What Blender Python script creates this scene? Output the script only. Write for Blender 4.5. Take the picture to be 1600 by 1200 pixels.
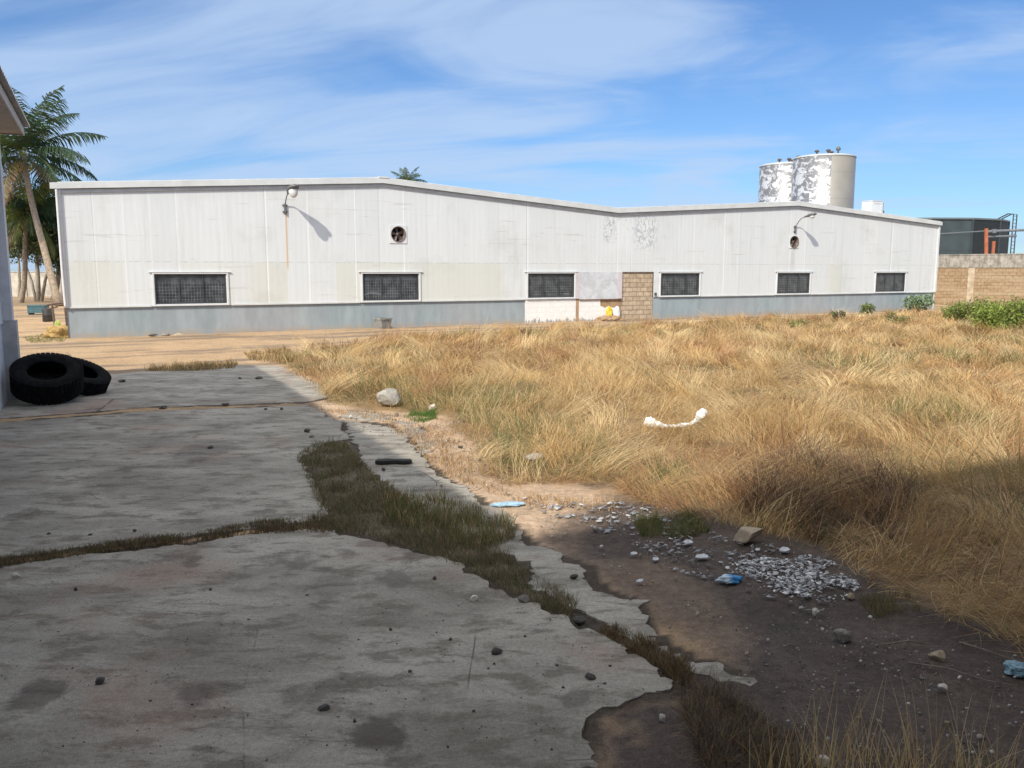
import bpy, math, random
import numpy as np
from mathutils import Vector, Matrix
R = math.radians
rng = np.random.default_rng(7); random.seed(7)
scene = bpy.context.scene
for o in list(bpy.data.objects): bpy.data.objects.remove(o)
# ------------------------------------------------------------------ camera
FOC, CAMH = 1300.0, 2.5                       # focal length in photo pixels (1600 wide), eye height in metres
PITCH = math.atan(177 / FOC)
cam = bpy.data.cameras.new('camera'); cam.sensor_width = 36; cam.lens = 36 * FOC / 1600
cam.clip_start = 0.05; cam.clip_end = 9000
co = bpy.data.objects.new('camera', cam); scene.collection.objects.link(co)
co.location = (0, 0, CAMH); co.rotation_euler = (R(90) - PITCH, 0, 0); scene.camera = co
# ------------------------------------------------------------------ directions of the place
ALONG = Vector((0.88493, 0.46572, 0)); BACK = Vector((-0.46572, 0.88493, 0))     # warehouse front: along it / away from the camera
LE = Vector((-0.43953, 0.89823, 0)); LN = Vector((0.89823, 0.43953, 0))          # left building: along its wall / out of its wall
SUNV = (LN * 0.87 + LE * 0.70 + Vector((0, 0, -1))).normalized()                 # the way the light travels
# ------------------------------------------------------------------ nodes helper
class NT:
    def __init__(s, tree): s.t = tree; s.n = tree.nodes; s.l = tree.links
    def node(s, typ, **kw):
        n = s.n.new(typ)
        for k, v in kw.items(): setattr(n, k, v)
        return n
    def put(s, sock, v):
        if isinstance(v, bpy.types.NodeSocket): s.l.new(v, sock)
        elif v is not None:
            if hasattr(sock.default_value, '__len__') and not hasattr(v, '__len__'): v = (v,) * len(sock.default_value)
            if hasattr(v, '__len__') and len(v) == 3 and len(sock.default_value) == 4: v = (*v, 1)
            sock.default_value = v
    def m(s, op, a, b=None, c=None, clamp=False):
        n = s.node('ShaderNodeMath', operation=op, use_clamp=clamp); s.put(n.inputs[0], a); s.put(n.inputs[1], b)
        if c is not None: s.put(n.inputs[2], c)
        return n.outputs[0]
    def vm(s, op, a, b=None):
        n = s.node('ShaderNodeVectorMath', operation=op); s.put(n.inputs[0], a); s.put(n.inputs[1], b)
        return n.outputs['Value'] if op == 'DOT_PRODUCT' else n.outputs[0]
    def coord(s, k='Object'): return s.node('ShaderNodeTexCoord').outputs[k]
    def sep(s, v):
        n = s.node('ShaderNodeSeparateXYZ'); s.put(n.inputs[0], v); return n.outputs
    def comb(s, x, y, z):
        n = s.node('ShaderNodeCombineXYZ')
        for i, q in enumerate((x, y, z)): s.put(n.inputs[i], q)
        return n.outputs[0]
    def noise(s, v, scale, detail=4, rough=0.55, dist=0.0):
        n = s.node('ShaderNodeTexNoise'); s.put(n.inputs['Vector'], v); n.inputs['Scale'].default_value = scale
        n.inputs['Detail'].default_value = detail; n.inputs['Roughness'].default_value = rough; n.inputs['Distortion'].default_value = dist
        return n.outputs['Fac']
    def white(s, v):
        n = s.node('ShaderNodeTexWhiteNoise', noise_dimensions='1D'); s.put(n.inputs['W'], v); return n.outputs['Value']
    def ramp(s, f, a, b, lo=0.0, hi=1.0):
        n = s.node('ShaderNodeMapRange', interpolation_type='SMOOTHSTEP'); s.put(n.inputs[0], f)
        for i, q in enumerate((a, b, lo, hi)): s.put(n.inputs[i + 1], q)
        return n.outputs[0]
    def mix(s, f, a, b, mode='MIX'):
        n = s.node('ShaderNodeMix', data_type='RGBA', blend_type=mode); s.put(n.inputs[0], f); s.put(n.inputs[6], a); s.put(n.inputs[7], b)
        return n.outputs[2]
    def scale(s, c, f): return s.vm('MULTIPLY', c, s.comb(f, f, f))
    def box(s, x, z, x0, x1, z0, z1, sx=0.02, sz=0.02):
        a = s.m('MULTIPLY', s.ramp(x, x0 - sx, x0 + sx), s.ramp(x, x1 - sx, x1 + sx, 1, 0))
        b = s.m('MULTIPLY', s.ramp(z, z0 - sz, z0 + sz), s.ramp(z, z1 - sz, z1 + sz, 1, 0))
        return s.m('MULTIPLY', a, b)
    def attr(s, name): return s.node('ShaderNodeAttribute', attribute_name=name).outputs['Color']
    def bump(s, h, strength=0.3, dist=0.02):
        n = s.node('ShaderNodeBump'); s.put(n.inputs['Height'], h); n.inputs['Strength'].default_value = strength; n.inputs['Distance'].default_value = dist
        return n.outputs[0]
def material(name, base=(0.5, 0.5, 0.5), rough=0.7, metal=0.0, fn=None, spec=0.5, var=0.0, vscale=3.0):
    m = bpy.data.materials.new(name); m.use_nodes = True
    t = NT(m.node_tree); b = m.node_tree.nodes['Principled BSDF']
    b.inputs['Roughness'].default_value = rough; b.inputs['Metallic'].default_value = metal
    b.inputs['Specular IOR Level'].default_value = spec
    col = None; 
    if fn: col = fn(t, b)
    elif var:
        f = t.ramp(t.noise(t.coord(), vscale, 5, 0.65), 0.25, 0.75, 1 - var, 1 + var)
        col = t.scale(base, f)
    if col is None: col = base
    t.put(b.inputs['Base Color'], col)
    return m
# ------------------------------------------------------------------ world, sun, exposure
w = bpy.data.worlds.new('World'); scene.world = w; w.use_nodes = True
wt = NT(w.node_tree); bg = w.node_tree.nodes['Background']
sky = wt.node('ShaderNodeTexSky', sky_type='NISHITA'); sky.sun_disc = False
elev = math.asin(-SUNV.z); sky.sun_elevation = elev
sky.sun_rotation = math.atan2(-SUNV.x, -SUNV.y)
sky.air_density = 1.0; sky.dust_density = 0.2; sky.ozone_density = 3.0
dirv = wt.coord('Generated'); dx, dy, dz = wt.sep(dirv)
el = wt.m('MAXIMUM', dz, 0.0)
SKYB = wt.vm('MULTIPLY', sky.outputs[0], (0.60, 0.85, 1.14))
den = wt.m('ADD', el, 0.16)
px = wt.m('DIVIDE', dx, den); py = wt.m('DIVIDE', dy, den)
qx = wt.m('SUBTRACT', wt.m('MULTIPLY', px, 0.85), wt.m('MULTIPLY', py, 0.34)); qy = wt.m('ADD', wt.m('MULTIPLY', py, 0.85), wt.m('MULTIPLY', px, 0.30))
cv = wt.comb(wt.m('MULTIPLY', qx, 0.60), wt.m('MULTIPLY', qy, 1.15), 3.7)
c1 = wt.noise(cv, 1.15, 8, 0.53, 1.5)
c2 = wt.noise(wt.comb(wt.m('MULTIPLY', qx, 0.7), wt.m('MULTIPLY', qy, 4.5), 1.3), 1.1, 6, 0.6, 0.6)
# cirrus veil is thick to the left, thins out low to the right
veil = wt.m('ADD', wt.ramp(wt.m('ADD', wt.m('MULTIPLY', dx, -0.62), wt.m('MULTIPLY', dz, 0.75)), -0.32, 0.30, -0.10, 0.075), wt.ramp(dz, 0.42, 0.75, 0.0, 0.35))  # second term: unseen overhead veil, added to brighten and neutralise the shade
cm = wt.ramp(wt.m('ADD', wt.m('ADD', wt.m('MULTIPLY', c1, 0.80), wt.m('MULTIPLY', c2, 0.20)), veil), 0.37, 0.64)
sd = wt.m('MAXIMUM', wt.vm('DOT_PRODUCT', dirv, tuple(-SUNV)), 0.0)
glow = wt.m('ADD', 1.0, wt.m('MULTIPLY', wt.m('POWER', sd, 2.0), 1.6))      # cloud boosted towards the sun behind the camera, added to lift the shade
cloud = wt.mix(wt.ramp(dz, 0.25, 0.7), (4.5, 5.85, 8.0), (7.8, 7.8, 7.8)); cloud = wt.vm('MULTIPLY', cloud, wt.comb(glow, glow, glow))  # cloud turns white overhead, out of view, to take blue from the shade
SKYB = wt.mix(wt.ramp(dz, 0.0, 0.28, 0.22, 0.04), SKYB, (4.0, 5.4, 7.6)); skyc = wt.mix(wt.m('MULTIPLY', cm, 0.76), SKYB, cloud)
wt.put(bg.inputs[0], skyc); bg.inputs[1].default_value = 0.10
sl = bpy.data.lights.new('sun', 'SUN'); sl.energy = 3.7; sl.angle = R(0.9); sl.color = (1.0, 0.93, 0.82)
so = bpy.data.objects.new('sun', sl); scene.collection.objects.link(so); so.rotation_euler = SUNV.to_track_quat('-Z', 'Y').to_euler(); so.location = (-20, -40, 60)
scene.view_settings.view_transform = 'Standard'; scene.view_settings.look = 'None'; scene.view_settings.exposure = 0.2; scene.view_settings.gamma = 1
scene.render.engine = 'CYCLES'
scene.cycles.max_bounces = 6; scene.cycles.transparent_max_bounces = 8; scene.cycles.use_denoising = True
# ------------------------------------------------------------------ pixel -> place
def ray(x, y):
    cx = (x - 800) / FOC; cy = (600 - y) / FOC
    return Vector((cx, math.cos(PITCH) + cy * math.sin(PITCH), -math.sin(PITCH) + cy * math.cos(PITCH)))
def g(x, y, z=0.0):
    r = ray(x, y); t = (z - CAMH) / r.z; return Vector((0, 0, CAMH)) + r * t
def at(x, y, d):                                 # point seen at pixel (x, y), d metres ahead
    r = ray(x, y); return Vector((0, 0, CAMH)) + r * (d / r.y)
def gp(pts, z=0.0): return [tuple(g(x, y, z)[:2]) for x, y in pts]
# ------------------------------------------------------------------ objects helper
COL = scene.collection
def tag(o, label=None, cat=None, group=None, kind=None):
    if label: o['label'] = label
    if cat: o['category'] = cat
    if group: o['group'] = group
    if kind: o['kind'] = kind
    return o
def empty(name, loc=(0, 0, 0), rz=0.0, label=None, cat=None, group=None):
    o = bpy.data.objects.new(name, None); COL.objects.link(o); o.location = loc; o.rotation_euler = (0, 0, rz); o.empty_display_size = 0.2
    return tag(o, label, cat, group)
class MB:
    def __init__(s): s.v = []; s.f = []
    def add(s, vs, fs, M=None):
        b = len(s.v); s.v += [tuple(M @ Vector(v)) if M is not None else tuple(v) for v in vs]; s.f += [tuple(b + i for i in f) for f in fs]; return s
    def quad(s, a, b, c, d): return s.add([a, b, c, d], [(0, 1, 2, 3)])
    def box(s, x0, x1, y0, y1, z0, z1, M=None):
        return s.add([(x, y, z) for z in (z0, z1) for x, y in ((x0, y0), (x1, y0), (x1, y1), (x0, y1))],
                     [(3, 2, 1, 0), (4, 5, 6, 7), (0, 1, 5, 4), (1, 2, 6, 5), (2, 3, 7, 6), (3, 0, 4, 7)], M)
    def strip(s, prof_low, prof_high, y0, y1):   # prisms following a roofline; prof = [(x, z), ...]
        for i in range(len(prof_low) - 1):
            a, b = prof_low[i], prof_low[i + 1]; c, d = prof_high[i], prof_high[i + 1]
            s.add([(a[0], y0, a[1]), (b[0], y0, b[1]), (b[0], y1, b[1]), (a[0], y1, a[1]), (c[0], y0, c[1]), (d[0], y0, d[1]), (d[0], y1, d[1]), (c[0], y1, c[1])],
                  [(3, 2, 1, 0), (4, 5, 6, 7), (0, 1, 5, 4), (2, 3, 7, 6)] + ([(3, 0, 4, 7)] if i == 0 else []) + ([(1, 2, 6, 5)] if i == len(prof_low) - 2 else []))
        return s
    def tube(s, pts, rad, n=8, cap=True, M=None):
        pts = [Vector(p) for p in pts]
        if not hasattr(rad, '__len__'): rad = [rad] * len(pts)
        vs = []; up = Vector((0.13, 0.31, 0.94)).normalized()
        for i, p in enumerate(pts):
            d = (pts[min(i + 1, len(pts) - 1)] - pts[max(i - 1, 0)]).normalized()
            a = d.cross(up)
            if a.length < 0.1: a = d.cross(Vector((1, 0, 0)))
            a.normalize(); b = d.cross(a)
            vs += [p + (a * math.cos(2 * math.pi * k / n) + b * math.sin(2 * math.pi * k / n)) * rad[i] for k in range(n)]
        fs = [(i * n + k, i * n + (k + 1) % n, (i + 1) * n + (k + 1) % n, (i + 1) * n + k) for i in range(len(pts) - 1) for k in range(n)]
        if cap: fs += [tuple(range(n))[::-1], tuple((len(pts) - 1) * n + k for k in range(n))]
        return s.add(vs, fs, M)
    def lathe(s, prof, n=32, M=None, closed=False):   # prof = [(r, z)]
        vs = [(r * math.cos(2 * math.pi * k / n), r * math.sin(2 * math.pi * k / n), z) for r, z in prof for k in range(n)]
        m = len(prof); fs = [(i * n + k, i * n + (k + 1) % n, ((i + 1) % m) * n + (k + 1) % n, ((i + 1) % m) * n + k) for i in range(m if closed else m - 1) for k in range(n)]
        return s.add(vs, fs, M)
    def prism(s, pts, z0, z1, M=None):
        n = len(pts)
        return s.add([(x, y, z0) for x, y in pts] + [(x, y, z1) for x, y in pts],
                     [tuple(range(n))[::-1], tuple(range(n, 2 * n))] + [(i, (i + 1) % n, n + (i + 1) % n, n + i) for i in range(n)], M)
    def build(s, name, mat, parent=None, smooth=False, M=None):
        me = bpy.data.meshes.new(name); me.from_pydata(s.v, [], s.f); me.update()
        if smooth: me.polygons.foreach_set('use_smooth', [True] * len(me.polygons))
        if mat: me.materials.append(mat)
        o = bpy.data.objects.new(name, me); COL.objects.link(o)
        if parent: o.parent = parent
        if M is not None: o.matrix_local = M
        return o
def bevel(o, wd=0.01, seg=2):
    b = o.modifiers.new('bevel', 'BEVEL'); b.width = wd; b.segments = seg; b.limit_method = 'ANGLE'; return o
# ------------------------------------------------------------------ numpy noise and polygons
def vnoise(x, y, seed=0):
    xi = np.floor(x).astype(np.int64); yi = np.floor(y).astype(np.int64); fx = x - xi; fy = y - yi
    fx = fx * fx * (3 - 2 * fx); fy = fy * fy * (3 - 2 * fy)
    def h(a, b):
        n = (a * 374761393 + b * 668265263 + seed * 974634541) & 0x7fffffff
        n = ((n ^ (n >> 13)) * 1274126177) & 0x7fffffff; n = (n ^ (n >> 16)) & 0xffff
        return n / 65535.0
    return (h(xi, yi) * (1 - fx) + h(xi + 1, yi) * fx) * (1 - fy) + (h(xi, yi + 1) * (1 - fx) + h(xi + 1, yi + 1) * fx) * fy
def fbm(x, y, sc, seed=0, oct=4):
    s = 0; a = 0.5; t = 0
    for i in range(oct): s = s + a * vnoise(x * sc, y * sc, seed + i * 17); t += a; a *= 0.5; sc *= 2.03
    return s / t
def inside(px, py, poly):
    r = np.zeros(px.shape, bool); n = len(poly)
    for i in range(n):
        x0, y0 = poly[i]; x1, y1 = poly[(i + 1) % n]
        if y0 == y1: continue
        c = ((y0 > py) != (y1 > py)) & (px < (x1 - x0) * (py - y0) / (y1 - y0) + x0); r ^= c
    return r
def sample(poly, n, power=1.2, dmin=3.0):
    P = np.array(poly); lo, hi = P.min(0), P.max(0); out = []; c = 0
    while c < n:
        q = lo + rng.random((n * 3, 2)) * (hi - lo)
        d = np.hypot(q[:, 0], q[:, 1])
        k = inside(q[:, 0], q[:, 1], poly) & (rng.random(len(q)) < (dmin / np.maximum(d, dmin)) ** power)
        q = q[k]; out.append(q); c += len(q)
    return np.concatenate(out)[:n]
def ragged(pts, step=0.12, amp=0.05, seed=3):
    out = []; n = len(pts)
    for i in range(n):
        a = Vector(pts[i]); b = Vector(pts[(i + 1) % n]); L = (b - a).length; k = max(1, min(400, int(L / step)))
        for j in range(k):
            p = a.lerp(b, j / k); nx = fbm(np.array([p.x]), np.array([p.y]), 1.9, seed, 6)[0] - 0.5; ny = fbm(np.array([p.x]), np.array([p.y]), 1.9, seed + 50, 6)[0] - 0.5
            hx = fbm(np.array([p.x]), np.array([p.y]), 8.0, seed, 3)[0] * 1.4 - 0.7
            ex = (vnoise(np.array([p.x * 31]), np.array([p.y * 31]), seed + 9)[0] - 0.5) * 0.6
            out.append((p.x + amp * (nx * 4.2 + hx * 1.3 + ex), p.y + amp * (ny * 4.2 + hx * 1.3 - ex)))
    return out
# ================================================================== GROUND
SLAB_NEAR = gp([(-330, 930), (0, 884), (150, 864), (400, 834), (520, 829), (580, 838), (640, 858), (700, 878), (760, 903), (830, 938), (890, 966), (960, 1004), (1030, 1042), (1066, 1070), (1052, 1086), (1000, 1086), (968, 1094), (942, 1100), (926, 1122), (930, 1150), (912, 1180), (916, 1220), (900, 1290)]) + [(0.45, 1.0), (0.3, -3.2), (-3.0, -3.2), (-4.6, 2.0)]
SLAB_MID = gp([(-300, 688), (0, 660), (240, 642), (480, 633), (530, 658), (546, 686), (505, 692), (474, 712), (488, 745), (505, 775), (512, 802), (490, 814), (400, 822), (150, 853), (0, 872), (-330, 912)])
SLAB_FAR = gp([(-250, 672), (0, 654), (240, 636), (478, 628), (512, 622), (500, 602), (470, 586), (435, 572), (378, 570), (250, 579), (160, 585), (30, 594), (-200, 625)])
SLAB_STRIP = gp([(535, 655), (610, 664), (650, 690), (660, 715), (700, 745), (745, 775), (790, 810), (830, 846), (890, 873), (924, 880), (932, 905), (962, 925), (1008, 942), (1016, 980), (1052, 1010), (1092, 1032), (1158, 1052), (1148, 1074), (1092, 1064), (1050, 1042), (1010, 1018), (950, 983), (905, 962), (885, 940), (830, 895), (760, 850), (690, 815), (640, 785), (600, 745), (560, 712)])
SLAB_SUN = gp([(545, 640), (600, 645), (648, 660), (690, 690), (668, 712), (655, 688), (612, 661), (540, 652)])
DARK_SOIL = gp([(905, 850), (945, 800), (1010, 780), (1150, 815), (1300, 860), (1390, 915), (1480, 945), (1600, 990), (1900, 1100), (1900, 1700), (900, 1700), (905, 1200), (920, 1120), (1060, 1085), (1165, 1060), (1190, 1000), (1120, 930), (1040, 880)])
BROWN_SOIL = gp([(830, 835), (900, 800), (1000, 790), (1100, 860), (1250, 980), (1320, 1080), (1300, 1300), (1150, 1200), (1150, 1050), (1000, 940)])
LITTER = gp([(440, 566), (470, 585), (500, 612), (520, 632), (580, 640), (700, 650), (740, 700), (745, 735), (790, 752), (860, 748), (950, 752), (1000, 775), (1100, 812), (1200, 835), (1270, 845), (1320, 880), (1440, 945), (1600, 1012), (1900, 1120), (2600, 800), (2600, 480), (1460, 488), (1200, 497), (1000, 507), (830, 515), (700, 523), (600, 530), (480, 545)])
def ground_sheet():
    def axis(parts, far):
        a = []
        for lo, hi, st in parts: a += list(np.arange(lo, hi, st))
        a.append(parts[-1][1]); hi = [a[-1] + 1.2 ** k for k in range(1, far)]; lo = [a[0] - 1.2 ** k for k in range(1, far)]
        return np.array(lo[::-1] + a + hi)
    xs = axis([(-30, -12, 0.3), (-12, -5, 0.12), (-5, 7, 0.06), (7, 30, 0.25)], 46); ys = axis([(-4, 3, 0.5), (3, 10, 0.06), (10, 24, 0.12), (24, 66, 0.3)], 46)
    X, Y = np.meshgrid(xs, ys); x = X.ravel(); y = Y.ravel()
    wx = x + (fbm(x, y, 1.3, 5) - 0.5) * 0.5; wy = y + (fbm(x, y, 1.3, 9) - 0.5) * 0.9
    def soft(poly, r=0.12):
        s = 0
        for ox, oy in ((0, 0), (r, 0), (-r, 0), (0, r), (0, -r)): s = s + inside(wx + ox, wy + oy, poly)
        return (s / 5.0)[:, None]
    n1 = fbm(x, y, 0.35, 21)[:, None]; n2 = fbm(x, y, 2.2, 33, 5)[:, None]
    u = x * ALONG.x + y * ALONG.y; v = x * BACK.x + y * BACK.y
    st = fbm(u * 0.28, v * 1.6, 1.0, 61, 5)[:, None]
    sand = np.array([0.42, 0.285, 0.165]); pale = np.array([0.47, 0.345, 0.22])
    c = sand * (0.75 + 0.5 * n2) * (1 - 0.5 * n1) + pale * 0.5 * n1
    grey = np.array([0.20, 0.155, 0.115]); k = np.clip((st - 0.49) * 7, 0, 1) * 0.8; c = c * (1 - k) + grey * k
    near = np.array([0.50, 0.365, 0.25]); k = soft(gp([(480, 600), (760, 640), (820, 740), (1020, 800), (900, 880), (780, 820), (640, 740), (500, 650)])); c = c * (1 - k) + near * (0.7 + 0.6 * n2) * k
    k = soft(LITTER); c = c * (1 - k) + np.array([0.27, 0.185, 0.095]) * (0.6 + 0.8 * n2) * k
    k = soft(BROWN_SOIL); c = c * (1 - k) + np.array([0.19, 0.142, 0.108]) * (0.7 + 0.6 * n2) * k
    k = soft(DARK_SOIL); dk = np.array([0.060, 0.053, 0.048]) * (1 - n1) * 1.1 + np.array([0.125, 0.095, 0.078]) * n1 * 1.1
    c = c * (1 - k) + dk * (0.65 + 0.7 * n2) * k
    k = soft(gp([(455, 712), (490, 690), (545, 690), (595, 742), (640, 778), (720, 800), (808, 822), (806, 850), (905, 950), (885, 970), (760, 908), (640, 862), (520, 832), (470, 822), (500, 795)])); c = c * (1 - k) + np.array([0.14, 0.115, 0.08]) * (0.6 + 0.8 * n2) * k
    slab = np.zeros(len(x), bool)
    for p, r in ((SLAB_NEAR, 0.03), (SLAB_MID, 0.03), (SLAB_FAR, 0.05), (SLAB_STRIP, 0.09), (SLAB_SUN, 0.16)):
        k = np.ones(len(x), bool)
        for ox, oy in ((r, 0), (-r, 0), (0, r * 1.5), (0, -r * 1.5)): k &= inside(x + ox, y + oy, p)
        slab |= k
    under = sum(inside(x + ox, y + oy, p).astype(float) for p in (SLAB_NEAR, SLAB_MID, SLAB_FAR, SLAB_STRIP) for ox, oy in ((.05, 0), (-.05, 0), (0, .08), (0, -.08))).clip(0, 1)[:, None] * (y < 17.6)[:, None]; c = c * (1 - under) + np.array([0.085, 0.068, 0.052]) * (0.6 + 0.8 * n2) * under
    far = np.clip((np.hypot(x, y) - 50) / 60, 0, 1)
    z = -0.012 + (fbm(x, y, 3.0, 71, 4) - 0.5) * 0.05 * (1 - far) + (fbm(x, y, 0.5, 75, 2) - 0.5) * 0.05 * (1 - far)
    z = np.where(slab, np.minimum(z, -0.03), z)
    nx, ny = len(xs), len(ys); me = bpy.data.meshes.new('ground')
    me.vertices.add(nx * ny); me.vertices.foreach_set('co', np.stack([x, y, z], 1).ravel())
    i = (np.arange(ny - 1)[:, None] * nx + np.arange(nx - 1)[None, :]).ravel(); q = np.stack([i, i + 1, i + nx + 1, i + nx], 1).astype(np.int32)
    me.loops.add(q.size); me.loops.foreach_set('vertex_index', q.ravel()); me.polygons.add(len(q)); me.polygons.foreach_set('loop_start', np.arange(0, q.size, 4, dtype=np.int32))
    me.polygons.foreach_set('use_smooth', np.ones(len(q), bool)); me.update(calc_edges=True)
    a = me.color_attributes.new('soil', 'FLOAT_COLOR', 'POINT'); a.data.foreach_set('color', np.concatenate([np.clip(c, 0.01, 0.9), np.ones((len(x), 1))], 1).astype(np.float32).ravel())
    def fn(t, b):
        p = t.coord(); n = t.noise(p, 14, 6, 0.7); f = t.noise(p, 90, 3, 0.6); c = t.attr('soil')
        c = t.scale(c, t.m('MULTIPLY', t.ramp(n, 0.25, 0.75, 0.72, 1.3), t.ramp(f, 0.3, 0.7, 0.75, 1.25)))
        vo = t.node('ShaderNodeTexVoronoi'); t.put(vo.inputs['Vector'], p); vo.inputs['Scale'].default_value = 16
        peb = t.m('MULTIPLY', t.ramp(vo.outputs['Distance'], 0.12, 0.22, 1, 0), t.ramp(t.noise(p, 2.5, 3), 0.5, 0.65))
        c = t.mix(t.m('MULTIPLY', peb, 0.5), c, (0.30, 0.27, 0.23))
        t.put(b.inputs['Normal'], t.bump(t.m('ADD', t.m('ADD', n, t.m('MULTIPLY', f, 0.35)), t.m('MULTIPLY', peb, 0.4)), 0.9, 0.03)); return c
    me.materials.append(material('bare_earth', rough=0.95, fn=fn, spec=0.15))
    o = bpy.data.objects.new('ground', me); COL.objects.link(o); o['kind'] = 'structure'
ground_sheet()
def concrete_fn(t, b):
    p = t.coord(); q = t.vm('MULTIPLY', p, (0.75, 1.5, 1.0))
    n1 = t.noise(q, 0.9, 6, 0.62, 0.4); n2 = t.noise(q, 3.4, 7, 0.65, 0.3); n3 = t.noise(p, 34, 4, 0.7)
    c = t.mix(t.ramp(n1, 0.32, 0.68), (0.235, 0.215, 0.18), (0.40, 0.372, 0.318))
    c = t.mix(t.m('MULTIPLY', t.ramp(n2, 0.49, 0.62), 0.75), c, (0.16, 0.138, 0.11))
    c = t.mix(t.m('MULTIPLY', t.ramp(t.noise(p, 0.55, 4, 0.5), 0.54, 0.68), 0.5), c, (0.31, 0.20, 0.15))
    c = t.mix(t.m('MULTIPLY', t.ramp(t.noise(t.vm('ADD', p, (7, 3, 0)), 1.25, 5, 0.55), 0.60, 0.68), 0.62), c, (0.115, 0.095, 0.08))
    c = t.scale(c, t.ramp(n3, 0.25, 0.75, 0.82, 1.18))
    gr = t.noise(p, 120, 2, 0.6); c = t.scale(c, t.ramp(gr, 0.25, 0.75, 0.78, 1.22))
    wv = t.vm('ADD', p, t.vm('MULTIPLY', t.node('ShaderNodeTexNoise').outputs['Color'], (0.25, 0.25, 0)))
    vc = t.node('ShaderNodeTexVoronoi', feature='DISTANCE_TO_EDGE'); t.put(vc.inputs['Vector'], wv); vc.inputs['Scale'].default_value = 0.42
    crack = t.m('MULTIPLY', t.ramp(vc.outputs['Distance'], 0.0008, 0.0028, 1, 0), t.ramp(t.noise(p, 0.7, 3), 0.50, 0.58)); c = t.mix(t.m('MULTIPLY', crack, 0.75), c, (0.07, 0.06, 0.05))
    streak = t.noise(t.vm('MULTIPLY', t.vm('ADD', p, (3, 9, 0)), (2.2, 6.5, 1)), 1.5, 6, 0.68, 0.5); c = t.mix(t.m('MULTIPLY', t.ramp(streak, 0.56, 0.66), 0.5), c, (0.14, 0.122, 0.10))
    c = t.mix(t.m('MULTIPLY', t.ramp(streak, 0.44, 0.34), 0.28), c, (0.46, 0.435, 0.385))
    for sx_, sy_, sr_, st_ in ((590, 1148, 0.17, 0.75), (60, 1088, 0.16, 0.6), (620, 903, 0.16, 0.5), (520, 915, 0.24, 0.4), (330, 700, 0.55, 0.4), (190, 745, 0.45, 0.4), (900, 1092, 0.10, 0.5), (310, 985, 0.2, 0.35)):
        q_ = g(sx_, sy_); dn = t.node('ShaderNodeVectorMath', operation='DISTANCE'); t.put(dn.inputs[0], t.vm('MULTIPLY', p, (1, 0.75, 0))); dn.inputs[1].default_value = (q_.x, q_.y * 0.75, 0)
        f_ = t.m('ADD', dn.outputs['Value'], t.m('MULTIPLY', t.m('SUBTRACT', t.noise(p, 2.4 / max(sr_, 0.2) * 0.5, 5, 0.6), 0.5), sr_ * 2.6)); c = t.mix(t.m('MULTIPLY', t.ramp(f_, sr_ * 0.55, sr_ * 1.15, 1, 0), st_), c, (0.085, 0.07, 0.058))
    vo = t.node('ShaderNodeTexVoronoi'); t.put(vo.inputs['Vector'], p); vo.inputs['Scale'].default_value = 9
    c = t.mix(t.m('MULTIPLY', t.ramp(vo.outputs['Distance'], 0.05, 0.11, 1, 0), t.ramp(n2, 0.45, 0.6)), c, (0.10, 0.085, 0.07))
    t.put(b.inputs['Normal'], t.bump(t.m('ADD', t.m('ADD', t.m('MULTIPLY', n2, 0.8), t.m('MULTIPLY', gr, 0.25)), t.m('MULTIPLY', n3, 0.45)), 0.7, 0.02)); return c
M_CONC = material('old_concrete', rough=0.88, fn=concrete_fn, spec=0.25)
for i, p in enumerate((SLAB_NEAR, SLAB_MID, SLAB_FAR, SLAB_STRIP, SLAB_SUN)):
    me = MB(); me.prism(ragged(p, 0.04, (0.075, 0.05, 0.04, 0.09, 0.10)[i], 3 + i), -0.12, (0.0, -0.003, 0.0, -0.008, -0.006)[i])
    o = me.build('concrete_slab', M_CONC); o['kind'] = 'structure'
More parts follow.
